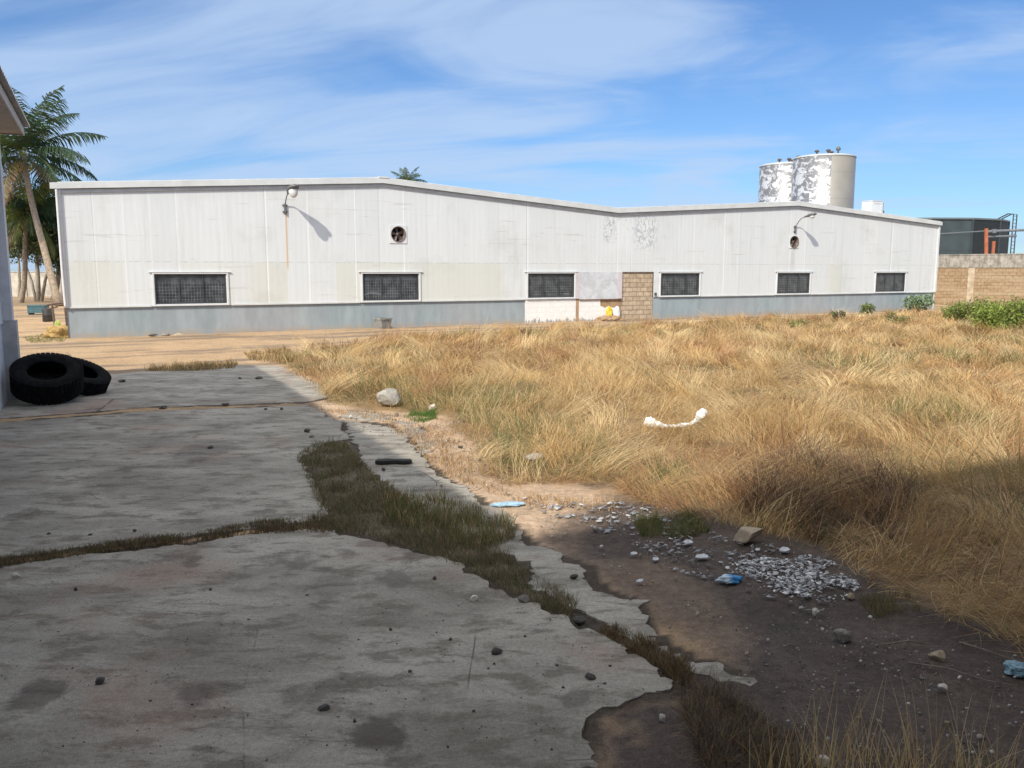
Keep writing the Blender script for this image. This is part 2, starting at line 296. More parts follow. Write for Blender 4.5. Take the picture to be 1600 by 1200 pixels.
# ================================================================== WAREHOUSE
WO = g(107, 528); WRZ = math.atan2(ALONG.y, ALONG.x)
def wl(u, v, z): return WO + ALONG * u + BACK * v + Vector((0, 0, z))
WL = 49.85
TOP = [(0, 5.68), (12.45, 6.48), (24.8, 5.60), (37.2, 6.40), (WL, 5.60)]
def topz(u):
    for (a, za), (b, zb) in zip(TOP, TOP[1:]):
        if u <= b + 1e-6: return za + (zb - za) * (u - a) / (b - a)
def prof(dz): return [(u, z + dz) for u, z in TOP]
WIN = [(3.10, 5.76), (11.48, 14.06), (19.70, 22.30), (27.66, 30.24), (35.96, 38.52), (44.20, 46.90)]
FANS = [(13.13, 4.10), (37.12, 4.14)]
wh = empty('warehouse', WO, WRZ, 'long white metal sided warehouse with two low gables and a blue grey plinth', 'warehouse')
def wall_fn(t, b):
    p = t.coord(); u, v, z = t.sep(p)
    pan = t.m('DIVIDE', t.m('ADD', u, t.m('MULTIPLY', t.noise(t.comb(u, 0, 0), 0.31, 2), 2.2)), 1.03); cell = t.white(t.m('FLOOR', pan)); fr = t.m('FRACT', pan)
    c = t.mix(cell, (0.64, 0.66, 0.65), (0.675, 0.692, 0.68))
    str_ = t.noise(t.comb(t.m('MULTIPLY', u, 5.0), 0, t.m('MULTIPLY', z, 0.35)), 1.6, 6, 0.65)
    c = t.scale(c, t.ramp(str_, 0.3, 0.72, 0.97, 1.03))
    low = t.m('MULTIPLY', t.ramp(z, 2.82, 2.86, 1, 0), t.m('MULTIPLY', t.ramp(t.noise(t.comb(t.m('MULTIPLY', u, 0.2), 0, 0.5), 1.0, 2), 0.44, 0.56), t.ramp(t.white(t.m('FLOOR', t.m('DIVIDE', u, 2.06))), 0.25, 0.6)))
    c = t.mix(t.m('MULTIPLY', low, 0.55), c, (0.60, 0.60, 0.51))
    c = t.mix(t.m('MULTIPLY', t.box(u, z, -1, 60, 2.83, 2.87, 0.01, 0.012), t.m('MULTIPLY', t.ramp(str_, 0.4, 0.6), 0.5)), c, (0.38, 0.37, 0.33))
    line = t.m('MULTIPLY', t.m('LESS_THAN', fr, 0.025), t.ramp(t.white(t.m('ADD', t.m('FLOOR', pan), 17)), 0.3, 0.95, 0.0, 0.6))
    c = t.mix(line, c, (0.42, 0.42, 0.40))
    wl_ = t.m('MULTIPLY', t.m('LESS_THAN', t.m('ABSOLUTE', t.m('SUBTRACT', fr, 0.06)), 0.03), t.ramp(t.white(t.m('ADD', t.m('FLOOR', pan), 5)), 0.3, 0.9))
    c = t.mix(wl_, c, (0.78, 0.79, 0.77))
    # grime under the roof edge, stains and flaking paint in the valley, rust below the lamp, streak below the fans
    blot = t.ramp(t.noise(p, 0.45, 5, 0.6), 0.52, 0.72); c = t.mix(t.m('MULTIPLY', blot, 0.35), c, (0.47, 0.465, 0.41)); dv = t.noise(t.comb(t.m('MULTIPLY', u, 2.2), 3.1, t.m('MULTIPLY', z, 0.16)), 1.0, 7, 0.75); c = t.mix(t.m('MULTIPLY', t.ramp(dv, 0.54, 0.68), 0.26), c, (0.44, 0.43, 0.37)); lp = t.noise(t.comb(t.m('MULTIPLY', u, 0.35), 7.7, t.m('MULTIPLY', z, 6)), 1.0, 5, 0.7); c = t.mix(t.m('MULTIPLY', t.ramp(lp, 0.62, 0.66), 0.38), c, (0.42, 0.40, 0.35))
    fl = t.ramp(t.noise(t.comb(t.m('MULTIPLY', u, 1.6), 0, z), 4.2, 6, 0.72, 0.8), 0.50, 0.53)
    vm = t.m('ADD', t.box(u, z, 24.05, 24.7, 4.0, 5.2, 0.15, 0.3), t.box(u, z, 25.9, 27.2, 3.7, 5.2, 0.3, 0.4), clamp=True)
    vm = t.m('MAXIMUM', vm, t.m('MULTIPLY', t.box(u, z, 23.9, 27.2, 4.0, 5.4, 0.3, 0.3), t.m('MULTIPLY', t.ramp(t.noise(p, 7, 4), 0.58, 0.64), 0.8)))
    c = t.mix(t.m('MULTIPLY', fl, t.m('MULTIPLY', vm, 0.95)), c, (0.20, 0.23, 0.25))
    c = t.mix(t.m('MULTIPLY', t.box(u, z, 24.0, 27.2, 3.4, 5.4, 0.5, 0.5), 0.45), c, (0.72, 0.74, 0.73))
    c = t.mix(t.m('MULTIPLY', t.box(u, z, 8.22, 8.29, 2.6, 4.95, 0.02, 0.2), 0.75), c, (0.58, 0.36, 0.16))
    c = t.mix(t.m('MULTIPLY', t.box(u, z, 36.95, 37.25, 2.6, 3.8, 0.08, 0.4), 0.35), c, (0.40, 0.40, 0.36))
    spots = t.ramp(t.noise(p, 3.0, 6, 0.8), 0.71, 0.75); c = t.mix(t.m('MULTIPLY', spots, 0.5), c, (0.40, 0.38, 0.33))
    rib = t.m('SINE', t.m('MULTIPLY', u, 2 * math.pi / 0.257))
    t.put(b.inputs['Normal'], t.bump(t.m('ADD', rib, t.m('MULTIPLY', t.noise(p, 0.8, 3), 8)), 0.045, 0.02)); return c
M_WALL = material('painted_sheeting', rough=0.55, fn=wall_fn, spec=0.3)
def wall_sheet():
    m = MB(); holes = [(a, b, 1.20, 2.38) for a, b in WIN] + [(25.20, 27.18, 1.1, 2.44)] + [(u - 0.33, u + 0.33, z - 0.33, z + 0.33) for u, z in FANS]
    us = sorted(set([u for u, _ in TOP] + [q for h in holes for q in h[:2]] + list(np.arange(1, 49, 2.0))))
    for a, b in zip(us, us[1:]):
        hs = sorted([h for h in holes if h[0] <= a + 1e-6 and h[1] >= b - 1e-6], key=lambda h: h[2]); z = 1.12
        for h in hs:
            if h[2] > z: m.quad((a, 0, z), (b, 0, z), (b, 0, h[2]), (a, 0, h[2]))
            z = h[3]
        m.quad((a, 0, z), (b, 0, z), (b, 0, topz(b) - 0.08), (a, 0, topz(a) - 0.08))
    D = 34.0
    for u, n in ((0, 1), (WL, -1)):
        T = topz(u) - 0.08
        m.quad((u, 0, -0.2), (u, D, -0.2), (u, D, T), (u, 0, T))
    for (a, za), (b, zb) in zip(TOP, TOP[1:]): m.quad((a, D, -0.2), (b, D, -0.2), (b, D, zb - 0.08), (a, D, za - 0.08))
    return m.build('wall', M_WALL, wh)
wall_sheet()
M_FLASH = material('roof_flashing', (0.60, 0.61, 0.59), 0.5, var=0.10, vscale=1.2)
M_FLASH2 = material('roof_closure', (0.46, 0.475, 0.47), 0.6, var=0.15, vscale=2.0)
M_ROOF = material('roof_sheeting', (0.45, 0.46, 0.46), 0.5, var=0.12)
M_WHITE = material('white_trim', (0.66, 0.665, 0.655), 0.5, var=0.08, vscale=2.5)
rp = prof(-0.03); m = MB()
for a, b in zip(rp, rp[1:]): m.quad((a[0], -0.1, a[1]), (b[0], -0.1, b[1]), (b[0], 34.1, b[1]), (a[0], 34.1, a[1]))
m.build('roof', M_ROOF, wh)
ext = lambda P: [(P[0][0] - 0.25, P[0][1] - 0.0)] + P[1:-1] + [(P[-1][0] + 0.12, P[-1][1])]
MB().strip(ext(prof(-0.22)), ext(prof(0.0)), -0.16, -0.11).build('roof_flashing', M_FLASH, wh)
MB().strip(prof(-0.36), prof(-0.235), -0.06, -0.003).build('roof_closure', M_FLASH2, wh)
MB().tube([(u, -0.11, z + 0.005) for u, z in TOP], 0.035, 6).build('roof_edge_roll', M_FLASH2, wh)
MB().box(12.25, 12.7, -0.18, 0.3, 6.475, 6.535).build('ridge_cap', M_FLASH, wh)
MB().box(-0.07, 0.07, -0.07, 0.05, 1.14, 5.42).build('corner_trim', M_WHITE, wh)
MB().box(WL - 0.07, WL + 0.07, -0.07, 0.05, 1.14, 5.32).build('corner_trim', M_WHITE, wh)
MB().tube([(-0.05, -0.12, 5.45), (-0.05, -0.12, 2.5), (-0.03, -0.10, 1.2)], 0.045, 8).build('downpipe', M_WHITE, wh)
for a, b in ((0.08, 2.93), (5.93, 11.31), (14.23, 19.5), (30.42, 35.78), (38.7, 44.02), (47.08, WL - 0.08)): MB().box(a, b, -0.035, 0.055, 1.105, 1.165).build('base_flashing', M_FLASH, wh)
def plinth_fn(t, b):
    p = t.coord(); u, v, z = t.sep(p)
    n = t.noise(t.comb(t.m('MULTIPLY', u, 1.5), 0, t.m('MULTIPLY', z, 0.4)), 1.4, 6, 0.65); k = t.noise(t.comb(u, 0, 0), 0.22, 2)
    c = t.mix(t.ramp(k, 0.35, 0.65), (0.30, 0.355, 0.37), (0.335, 0.36, 0.37)); c = t.scale(c, t.ramp(n, 0.25, 0.75, 0.85, 1.12))
    c = t.mix(t.m('MULTIPLY', t.m('MULTIPLY', t.ramp(z, 0.02, 0.28, 1, 0), t.ramp(n, 0.35, 0.6)), 0.6), c, (0.40, 0.30, 0.20))
    c = t.mix(t.m('MULTIPLY', t.ramp(t.noise(p, 2.2, 6, 0.75), 0.70, 0.73), 0.7), c, (0.16, 0.18, 0.19))
    t.put(b.inputs['Normal'], t.bump(t.noise(p, 12, 5), 0.25, 0.02)); return c
M_PLINTH = material('blue_grey_paint', rough=0.75, fn=plinth_fn, spec=0.2)
for a, b in ((0.0, 19.55), (27.22, WL)): MB().box(a, b, 0.05, 0.25, -0.3, 1.12).build('plinth', M_PLINTH, wh)
def white_block_fn(t, b):
    p = t.coord(); u, v, z = t.sep(p)
    br = t.node('ShaderNodeTexBrick'); t.put(br.inputs['Vector'], t.comb(u, z, 0)); br.inputs['Scale'].default_value = 1; br.inputs['Brick Width'].default_value = 0.46; br.inputs['Row Height'].default_value = 0.235; br.inputs['Mortar Size'].default_value = 0.012
    n = t.noise(p, 3.5, 6, 0.7); c = t.scale((0.82, 0.81, 0.77), t.ramp(n, 0.3, 0.7, 0.90, 1.05))
    drip = t.noise(t.comb(t.m('MULTIPLY', u, 7), 0, t.m('MULTIPLY', z, 1.2)), 1.0, 5, 0.7)
    c = t.mix(t.m('MULTIPLY', t.ramp(t.m('ADD', drip, t.ramp(z, 0.0, 0.45, 0.15, -0.2)), 0.58, 0.66), 0.75), c, (0.22, 0.20, 0.17))
    c = t.mix(t.m('MULTIPLY', br.outputs['Fac'], t.ramp(n, 0.45, 0.62, 0, 0.5)), c, (0.45, 0.42, 0.36))
    t.put(b.inputs['Normal'], t.bump(t.m('SUBTRACT', n, br.outputs['Fac']), 0.4, 0.02)); return c
M_WBLOCK = material('whitewashed_block', rough=0.85, fn=white_block_fn, spec=0.2)
def edge_prism(pts, name, mat, y0, y1):          # outline in (u, z) extruded in depth
    m = MB(); n = len(pts); m.add([(u, y0, z) for u, z in pts] + [(u, y1, z) for u, z in pts], [tuple(range(n)), tuple(range(n, 2 * n))[::-1]] + [((i + 1) % n, i, n + i, n + (i + 1) % n) for i in range(n)])
    return m.build(name, mat, wh)
edge_prism([(19.55, -0.2), (22.43, -0.2), (22.43, 1.10), (19.55, 1.10)], 'whitewashed_plinth', M_WBLOCK, 0.03, 0.25)
edge_prism([(22.60, -0.2), (24.15, -0.2), (24.35, 0.22), (24.75, 0.3), (24.8, 0.62), (24.35, 0.68), (24.2, 0.62), (23.9, 0.74), (23.88, 1.08), (22.60, 1.08)], 'whitewashed_plinth', M_WBLOCK, 0.03, 0.25)
def block_fn(ca, cb, bw=0.46, rh=0.235, ms=0.014, mk=0.62):
    def fn(t, b):
        p = t.coord(); u, v, z = t.sep(p)
        br = t.node('ShaderNodeTexBrick'); t.put(br.inputs['Vector'], t.comb(t.m('ADD', u, t.m('MULTIPLY', v, 1)), z, 0)); br.inputs['Scale'].default_value = 1; br.inputs['Brick Width'].default_value = bw; br.inputs['Row Height'].default_value = rh; br.inputs['Mortar Size'].default_value = ms
        br.inputs['Color1'].default_value = (*ca, 1); br.inputs['Color2'].default_value = (*cb, 1); br.inputs['Mortar'].default_value = (*[q * mk for q in ca], 1); br.inputs['Mortar Smooth'].default_value = 0.3
        n = t.noise(p, 5, 6, 0.7); c = t.scale(br.outputs['Color'], t.ramp(n, 0.25, 0.75, 0.75, 1.22))
        t.put(b.inputs['Normal'], t.bump(t.m('SUBTRACT', t.m('MULTIPLY', n, 0.5), br.outputs['Fac']), 0.7, 0.02)); return c
    return fn
M_BLOCK = material('sandcrete_block', rough=0.9, fn=block_fn((0.45, 0.345, 0.235), (0.55, 0.44, 0.31), 0.46, 0.235, 0.022, 0.7), spec=0.15)
M_BROWN = material('bare_render', (0.36, 0.235, 0.135), 0.9, var=0.3, vscale=5)
edge_prism([(25.2, -0.2), (27.18, -0.2), (27.18, 2.44), (25.2, 2.44)], 'blocked_doorway', M_BLOCK, 0.07, 0.25)
edge_prism([(22.6, -0.25), (25.2, -0.25), (25.2, 1.09), (22.6, 1.09)], 'bare_plinth', M_BROWN, 0.055, 0.24)
edge_prism([(22.43, -0.2), (22.6, -0.2), (22.6, 1.10), (22.43, 1.10)], 'brown_post', M_BROWN, 0.02, 0.2)
def board_fn(t, b):
    p = t.coord(); u, v, z = t.sep(p); n = t.noise(p, 1.6, 6, 0.6, 1.2)
    c = t.mix(t.ramp(n, 0.35, 0.65), (0.50, 0.51, 0.52), (0.62, 0.64, 0.65))
    c = t.mix(t.ramp(t.noise(p, 2.6, 4, 0.5, 2.0), 0.60, 0.66, 0, 0.5), c, (0.72, 0.74, 0.74)); return c
M_BOARD = material('smeared_board_paint', rough=0.6, fn=board_fn, spec=0.3)
M_PINK = material('pinkish_trim', (0.60, 0.53, 0.53), 0.6, var=0.1)
MB().box(22.58, 24.92, -0.025, -0.004, 1.08, 2.44).build('blocked_opening_board', M_BOARD, wh)
MB().box(24.925, 25.17, -0.04, 0.05, 1.09, 2.44).build('pinkish_trim', M_PINK, wh)
MB().box(22.40, 22.575, -0.04, -0.004, 1.12, 2.44).build('pinkish_trim', M_PINK, wh)
MB().box(22.62, 25.2, -0.03, 0.03, 1.035, 1.075).build('rusty_rail', material('rust', (0.20, 0.09, 0.045), 0.9, var=0.3, vscale=8), wh)
MB().box(27.19, 27.62, -0.02, -0.004, 1.17, 2.6).build('door_jamb_panel', M_WHITE, wh)
MB().box(27.24, 27.36, -0.07, -0.022, 1.22, 1.36).build('switch_box', material('dark_box', (0.08, 0.08, 0.08), 0.6, var=0.1), wh)
# windows
M_ALU = material('dark_aluminium', (0.055, 0.058, 0.06), 0.4, var=0.1)
M_GRILL = material('pale_grille', (0.55, 0.57, 0.58), 0.6, var=0.1)
def glass_mat(name, tint, mixf):
    m = bpy.data.materials.new(name); m.use_nodes = True; t = NT(m.node_tree); out = m.node_tree.nodes['Material Output']; b = m.node_tree.nodes['Principled BSDF']
    tr = t.node('ShaderNodeBsdfTransparent'); tr.inputs[0].default_value = (*tint, 1)
    t.put(b.inputs['Base Color'], t.scale((0.11, 0.118, 0.125), t.ramp(t.noise(t.coord(), 3, 4), 0.3, 0.7, 0.6, 1.5))); b.inputs['Roughness'].default_value = 0.12; b.inputs['Specular IOR Level'].default_value = 0.5
    mx = t.node('ShaderNodeMixShader'); mx.inputs[0].default_value = mixf; t.l.new(tr.outputs[0], mx.inputs[1]); t.l.new(b.outputs[0], mx.inputs[2]); t.l.new(mx.outputs[0], out.inputs[0]); return m
M_GLASS = glass_mat('dusty_glass', (0.8, 0.82, 0.82), 0.48)
def rect_ring(m, u0, u1, z0, z1, wd, y0, y1):
    m.box(u0, u1, y0, y1, z0, z0 + wd); m.box(u0, u1, y0, y1, z1 - wd, z1); m.box(u0, u0 + wd, y0, y1, z0 + wd, z1 - wd); m.box(u1 - wd, u1, y0, y1, z0 + wd, z1 - wd)
M_BLIND = material('dusty_blind', (0.33, 0.34, 0.34), 0.9, var=0.2)
for i, (a, b) in enumerate(WIN):
    m = MB(); rect_ring(m, a + 0.005, b - 0.005, 1.205, 2.375, 0.05, 0.02, 0.10); L = (b - a)
    for k in (1, 2): m.box(a + L * k / 3 - 0.025, a + L * k / 3 + 0.025, 0.03, 0.09, 1.255, 2.325)
    wf = m.build('window', M_ALU, wh)
    m = MB(); rect_ring(m, a - 0.09, b + 0.09, 1.20 - 0.075, 2.38 + 0.055, 0.06, -0.05, 0.03)
    m.box(a - 0.2, b + 0.2, -0.07, 0.0, 2.438, 2.46); m.build('window_trim', M_WHITE, wf)
    m = MB()
    if i == 2:   # a corner of the right pane is broken out
        m.quad((a + 0.055, 0.06, 1.255), (b - 0.86, 0.06, 1.255), (b - 0.86, 0.06, 2.325), (a + 0.055, 0.06, 2.325))
        P = [(b - 0.86, 2.325), (b - 0.86, 1.255), (b - 0.70, 1.255), (b - 0.62, 1.38), (b - 0.55, 1.50), (b - 0.42, 1.47), (b - 0.36, 1.55), (b - 0.25, 1.42), (b - 0.30, 1.255), (b - 0.055, 1.255), (b - 0.055, 2.325)]
        m.add([(u, 0.06, z) for u, z in P], [tuple(range(len(P)))])
    else: m.quad((a + 0.055, 0.06, 1.255), (b - 0.055, 0.06, 1.255), (b - 0.055, 0.06, 2.325), (a + 0.055, 0.06, 2.325))
    m.build('pane', M_GLASS, wf)
    m = MB(); nx = 22
    for k in range(1, nx): x = a + 0.05 + (L - 0.1) * k / nx; m.box(x - 0.007, x + 0.007, 0.115, 0.129, 1.24, 2.10)
    for k in range(1, 8): z = 1.24 + 0.125 * k; m.box(a + 0.05, b - 0.05, 0.130, 0.142, z - 0.007, z + 0.007)
    m.build('burglar_grille', M_GRILL, wf)
    MB().box(a - 0.05, b + 0.05, 0.16, 0.19, 2.02 + 0.05 * (i % 3), 2.42).build('blind', M_BLIND, wf)
MB().box(0.3, WL - 0.3, 4.5, 4.6, 0, 5.2).build('inner_partition', material('dim_inside_wall', (0.16, 0.16, 0.16), 0.9, var=0.2), wh)
m = MB(); m.tube([(11.95 + 0.5 * math.cos(q), 0.15, 1.28 + 0.24 * math.sin(q)) for q in np.linspace(0.15, 3.0, 12)], 0.035, 6); m.build('hanging_hose', M_GRILL, wh)
# wall fans
M_FAN = material('rusty_fan_metal', (0.17, 0.13, 0.11), 0.7, 0.2, var=0.4, vscale=6)
M_DARK = material('dark_recess', (0.02, 0.02, 0.02), 0.9, var=0.1)
for i, (u, z) in enumerate(FANS):
    rr = (0.33, 0.33)[i]; hp = (0.40, 0.36)[i]
    M = Matrix.Translation((u, 0, z)) @ Matrix.Rotation(R(90), 4, 'X')
    n = 40; vs = []; fs = []
    for k in range(n):
        q = 2 * math.pi * k / n; c, s = math.cos(q), math.sin(q); e = hp / max(abs(c), abs(s)); vs += [(rr * c, rr * s, 0.03), (e * c, e * s, 0.03), (e * c, e * s, 0.002)]
    for k in range(n): a = 3 * k; b = 3 * ((k + 1) % n); fs += [(a, a + 1, b + 1, b), (a + 1, a + 2, b + 2, b + 1)]
    fo = empty('exhaust_fan', wl(u, 0, z), WRZ, ('rusty round exhaust fan on a white square plate above the second window from the left', 'round exhaust fan set just below the lamp on the right hand gable')[i], 'fan', 'exhaust fans in the warehouse wall')
    Mi = Matrix.Rotation(R(90), 4, 'X')
    MB().add(vs, fs, Mi).build('mounting_plate', M_WHITE, fo)
    MB().lathe([(0.30, -0.25), (0.33, -0.25), (0.345, 0.06), (0.32, 0.06), (0.30, -0.25)], 40, Mi).build('housing_ring', M_FAN, fo, True)
    MB().lathe([(0.0, -0.24), (0.31, -0.24)], 40, Mi).build('back_plate', M_DARK, fo)
    MB().lathe([(0.0, -0.02), (0.06, -0.02), (0.075, -0.05), (0.075, -0.2)], 20, Mi).build('hub', M_FAN, fo, True)
    for k in range(5):
        q = 2 * math.pi * k / 5 + 0.4; Mb = Mi @ Matrix.Rotation(q, 4, 'Z') @ Matrix.Translation((0.18, 0, -0.11)) @ Matrix.Rotation(R(32), 4, 'X')
        MB().add([(-0.10, -0.05, 0), (0.12, -0.10, 0), (0.12, 0.10, 0), (-0.10, 0.05, 0), (-0.10, -0.05, 0.006), (0.12, -0.10, 0.006), (0.12, 0.10, 0.006), (-0.10, 0.05, 0.006)], [(3, 2, 1, 0), (4, 5, 6, 7), (0, 1, 5, 4), (1, 2, 6, 5), (2, 3, 7, 6), (3, 0, 4, 7)], Mb).build('blade', M_FAN, fo)
# wall lamps
M_LAMP = material('weathered_lamp_grey', (0.13, 0.13, 0.13), 0.5, 0.2, var=0.15)
M_LENS = material('frosted_lens', (0.62, 0.62, 0.58), 0.3, var=0.1)
def cobra(u, z, length, rise, label, side=0.0, drop=False):
    o = empty('wall_lamp', wl(u, 0, z), WRZ, label, 'lamp', 'gooseneck lamps on the warehouse wall')
    m = MB(); m.box(-0.10, 0.10, -0.05, -0.003, -0.16, -0.10); m.box(-0.10, 0.10, -0.05, -0.003, 0.10, 0.16); m.box(-0.04, 0.04, -0.03, -0.004, -0.22, 0.2)
    m.tube([(0, -0.07, -0.2), (0, -0.07, 0.2)], 0.04, 8); m.build('bracket', M_LAMP, o)
    P = [(0, -0.07, -0.1), (0, -0.07, 0.15)]; 
    for q in np.linspace(0, 1, 8)[1:]: P.append((side * q * 0.5, -0.07 - length * 0.55 * q, 0.15 + rise * (1 - (1 - q) ** 2)))
    MB().tube(P, 0.022, 8).build('arm', M_LAMP, o, True)
    e = Vector(P[-1]); d = Vector((side * 0.5, -length * 0.45, 0.10)); d.normalize(); rz = math.atan2(d.y, d.x); pit = math.asin(d.z)
    Mh = Matrix.Translation(e) @ Matrix.Rotation(rz, 4, 'Z') @ Matrix.Rotation(-pit, 4, 'Y') @ Matrix.Scale(1.4 if drop else 1.15, 4)
    def shell(prof, zs0, zs1):
        vs = []; fs = []; n = 12
        for x, wd, h in prof:
            for k in range(n):
                q = 2 * math.pi * k / n; s = math.sin(q); vs.append((x, wd * math.cos(q), (h * s * (zs1 if s > 0 else zs0))))
        for i in range(len(prof) - 1):
            for k in range(n): fs.append((i * n + k, i * n + (k + 1) % n, (i + 1) * n + (k + 1) % n, (i + 1) * n + k))
        return MB().add(vs, fs, Mh)
    shell([(-0.06, 0.02, 0.02), (0, 0.04, 0.04), (0.12, 0.09, 0.07), (0.28, 0.155, 0.10), (0.45, 0.165, 0.10), (0.58, 0.11, 0.07), (0.62, 0.01, 0.01)], 0.55, 1.0).build('lamp_head', M_LAMP, o, True)
    Ml = Mh @ Matrix.Translation((0.38, 0, -0.045))
    MB().lathe([(0.13, 0.0), (0.135, -0.05), (0.11, -0.14 if drop else -0.09), (0.06, -0.20 if drop else -0.12), (0.0, -0.22 if drop else -0.13)], 20, Ml).build('lens', M_LENS, o, True)
cobra(8.22, 5.04, 0.75, 0.42, 'wall lamp with a drop lens and rust streak near the left gable', 0.10, True)
cobra(37.15, 4.86, 0.85, 0.50, 'gooseneck wall lamp above the round fan of the right gable', 0.30)
# ================================================================== LEFT BUILDING and LOADING SHED BEHIND THE CAMERA
LRZ = math.atan2(LE.y, LE.x)                     # local x runs along the wall, local -y points out of the wall (towards the yard)
NW = -1.75
lb = empty('pale_building', LN * NW, LRZ, 'pale blue white building with overhanging sheet roof at the left edge', 'building')
def lwall_fn(t, b):
    p = t.coord(); n = t.noise(p, 1.3, 5, 0.6); c = t.scale((0.60, 0.64, 0.70), t.ramp(n, 0.3, 0.7, 0.88, 1.08))
    u = t.sep(p)[0]; t.put(b.inputs['Normal'], t.bump(t.m('SINE', t.m('MULTIPLY', u, 2 * math.pi / 0.3)), 0.3, 0.02)); return c
M_LW = material('pale_blue_sheeting', rough=0.5, fn=lwall_fn, spec=0.3)
M_GREYR = material('grey_render', (0.42, 0.42, 0.42), 0.9, var=0.25, vscale=2.5)
LEND = 19.0
MB().box(-14, LEND - 0.35, 0.0, 12, 1.5, 5.12).build('wall', M_LW, lb)
MB().box(-14, LEND - 0.35, 0.03, 12, -0.2, 1.495).build('plinth', M_LW, lb)
MB().box(LEND - 0.345, LEND, -0.16, 12, 1.55, 5.12).build('corner_pier', material('pale_pier', (0.62, 0.63, 0.66), 0.7, var=0.12), lb)
MB().box(LEND - 0.345, LEND + 0.05, -0.21, 12, -0.2, 1.545).build('corner_pier_base', M_GREYR, lb)
M_SOF = material('soffit_board', (0.38, 0.33, 0.29), 0.85, var=0.2)
OV = 0.57
MB().box(-14, LEND + 0.12, -OV + 0.03, -0.005, 5.125, 5.145).build('soffit', M_SOF, lb)
MB().box(-14, LEND + 0.15, -OV, -OV + 0.025, 5.10, 5.25).build('fascia', material('fascia_board', (0.50, 0.48, 0.45), 0.7, var=0.15), lb)
MB().box(LEND + 0.125, LEND + 0.15, -OV + 0.03, 12, 5.10, 5.25).build('gable_board', M_SOF, lb)
m = MB(); us = np.arange(-14, LEND + 0.3, 0.05); vs = []; fs = []
for u in us:
    c = 0.028 * math.sin(u * 2 * math.pi / 0.2); vs += [(u, -OV - 0.10, 5.285 + c), (u, 6, 6.2 + c), (u, 12.4, 5.285 + c)]
for i in range(len(us) - 1): a = 3 * i; fs += [(a, a + 1, a + 4, a + 3), (a + 1, a + 2, a + 5, a + 4)]
m.add(vs, fs); m.build('roof', material('zinc_roof', (0.42, 0.41, 0.40), 0.5, 0.3, var=0.25, vscale=1.5), lb)
MB().tube([(16.6, -0.06, 2.35), (16.6, -0.06, 1.8)], 0.03, 8).build('door_pull', M_DARK, lb)
sh = empty('loading_shed', LE * -3.2, LRZ, 'long pale loading shed with a deep flat canopy behind the viewer', 'shed')
MB().box(-6, 0, -30, -1.0, -0.2, 7.2).build('wall', material('shed_sheeting', (0.55, 0.56, 0.57), 0.6, var=0.1), sh)
CE = 6.65 - 7.0 * 0.70 + 3.2                     # canopy edge
MB().box(0.01, CE, -30, 9.0, 7.0, 7.15).build('canopy', M_ROOF, sh)
for yy in (-15, -22, -29): MB().box(CE - 0.5, CE - 0.3, yy - 0.1, yy + 0.1, -0.1, 6.99).build('post', M_LAMP, sh)
# ================================================================== GRASS AND WEEDS (nobody could count the blades)
def blade_mat(name, trans=0.35):
    m = bpy.data.materials.new(name); m.use_nodes = True; t = NT(m.node_tree); out = m.node_tree.nodes['Material Output']; b = m.node_tree.nodes['Principled BSDF']
    c = t.attr('tint'); t.put(b.inputs['Base Color'], c); b.inputs['Roughness'].default_value = 0.6; b.inputs['Specular IOR Level'].default_value = 0.25
    tl = t.node('ShaderNodeBsdfTranslucent'); t.put(tl.inputs[0], c); mx = t.node('ShaderNodeMixShader'); mx.inputs[0].default_value = trans
    t.l.new(b.outputs[0], mx.inputs[1]); t.l.new(tl.outputs[0], mx.inputs[2]); t.l.new(mx.outputs[0], out.inputs[0]); return m
M_BLADE = blade_mat('grass_blade'); M_LEAF = blade_mat('leaf', 0.25)
def mesh_np(name, co, quads, cols, mat, parent=None):
    me = bpy.data.meshes.new(name); me.vertices.add(len(co)); me.vertices.foreach_set('co', co.astype(np.float32).ravel())
    q = quads.astype(np.int32); me.loops.add(q.size); me.loops.foreach_set('vertex_index', q.ravel()); me.polygons.add(len(q)); me.polygons.foreach_set('loop_start', np.arange(0, q.size, 4, dtype=np.int32)); me.update(calc_edges=True)
    a = me.color_attributes.new('tint', 'FLOAT_COLOR', 'POINT'); a.data.foreach_set('color', np.concatenate([cols, np.ones((len(cols), 1))], 1).astype(np.float32).ravel())
    me.materials.append(mat); o = bpy.data.objects.new(name, me); COL.objects.link(o)
    if parent: o.parent = parent
    return o
def blades(name, pts, h, wd, az, a0, a1, cols, z0=-0.02, seg=4, curl=None):
    """h length, wd width, az lean azimuth, a0/a1 angle from vertical at root / tip; arrays per blade"""
    n = len(pts); lv = []; p = np.stack([pts[:, 0], pts[:, 1], np.full(n, z0) if np.isscalar(z0) else z0], 1)
    view = np.arctan2(pts[:, 1], pts[:, 0]) + np.pi / 2 + rng.normal(0, 0.7, n); side = np.stack([np.cos(view), np.sin(view), np.zeros(n)], 1)
    if curl is None: curl = np.zeros(n)
    for k in range(seg + 1):
        f = k / seg; ww = (wd * (1 - 0.8 * f ** 1.5) / 2)[:, None]; lv += [p - side * ww, p + side * ww]
        if k < seg:
            a = a0 + (a1 - a0) * ((k + 0.5) / seg); z = az + curl * f; L = h / seg
            p = p + np.stack([np.cos(z) * np.sin(a) * L, np.sin(z) * np.sin(a) * L, np.cos(a) * L], 1); p[:, 2] = np.maximum(p[:, 2], 0.004)
    co = np.stack(lv, 1).reshape(-1, 3); b = np.arange(n)[:, None] * (2 * seg + 2)
    q = np.stack([b + np.array([2 * k, 2 * k + 1, 2 * k + 3, 2 * k + 2]) for k in range(seg)], 1).reshape(-1, 4)
    o = mesh_np(name, co, q, np.repeat(cols, 2 * seg + 2, axis=0), M_BLADE); o['kind'] = 'stuff'; return o
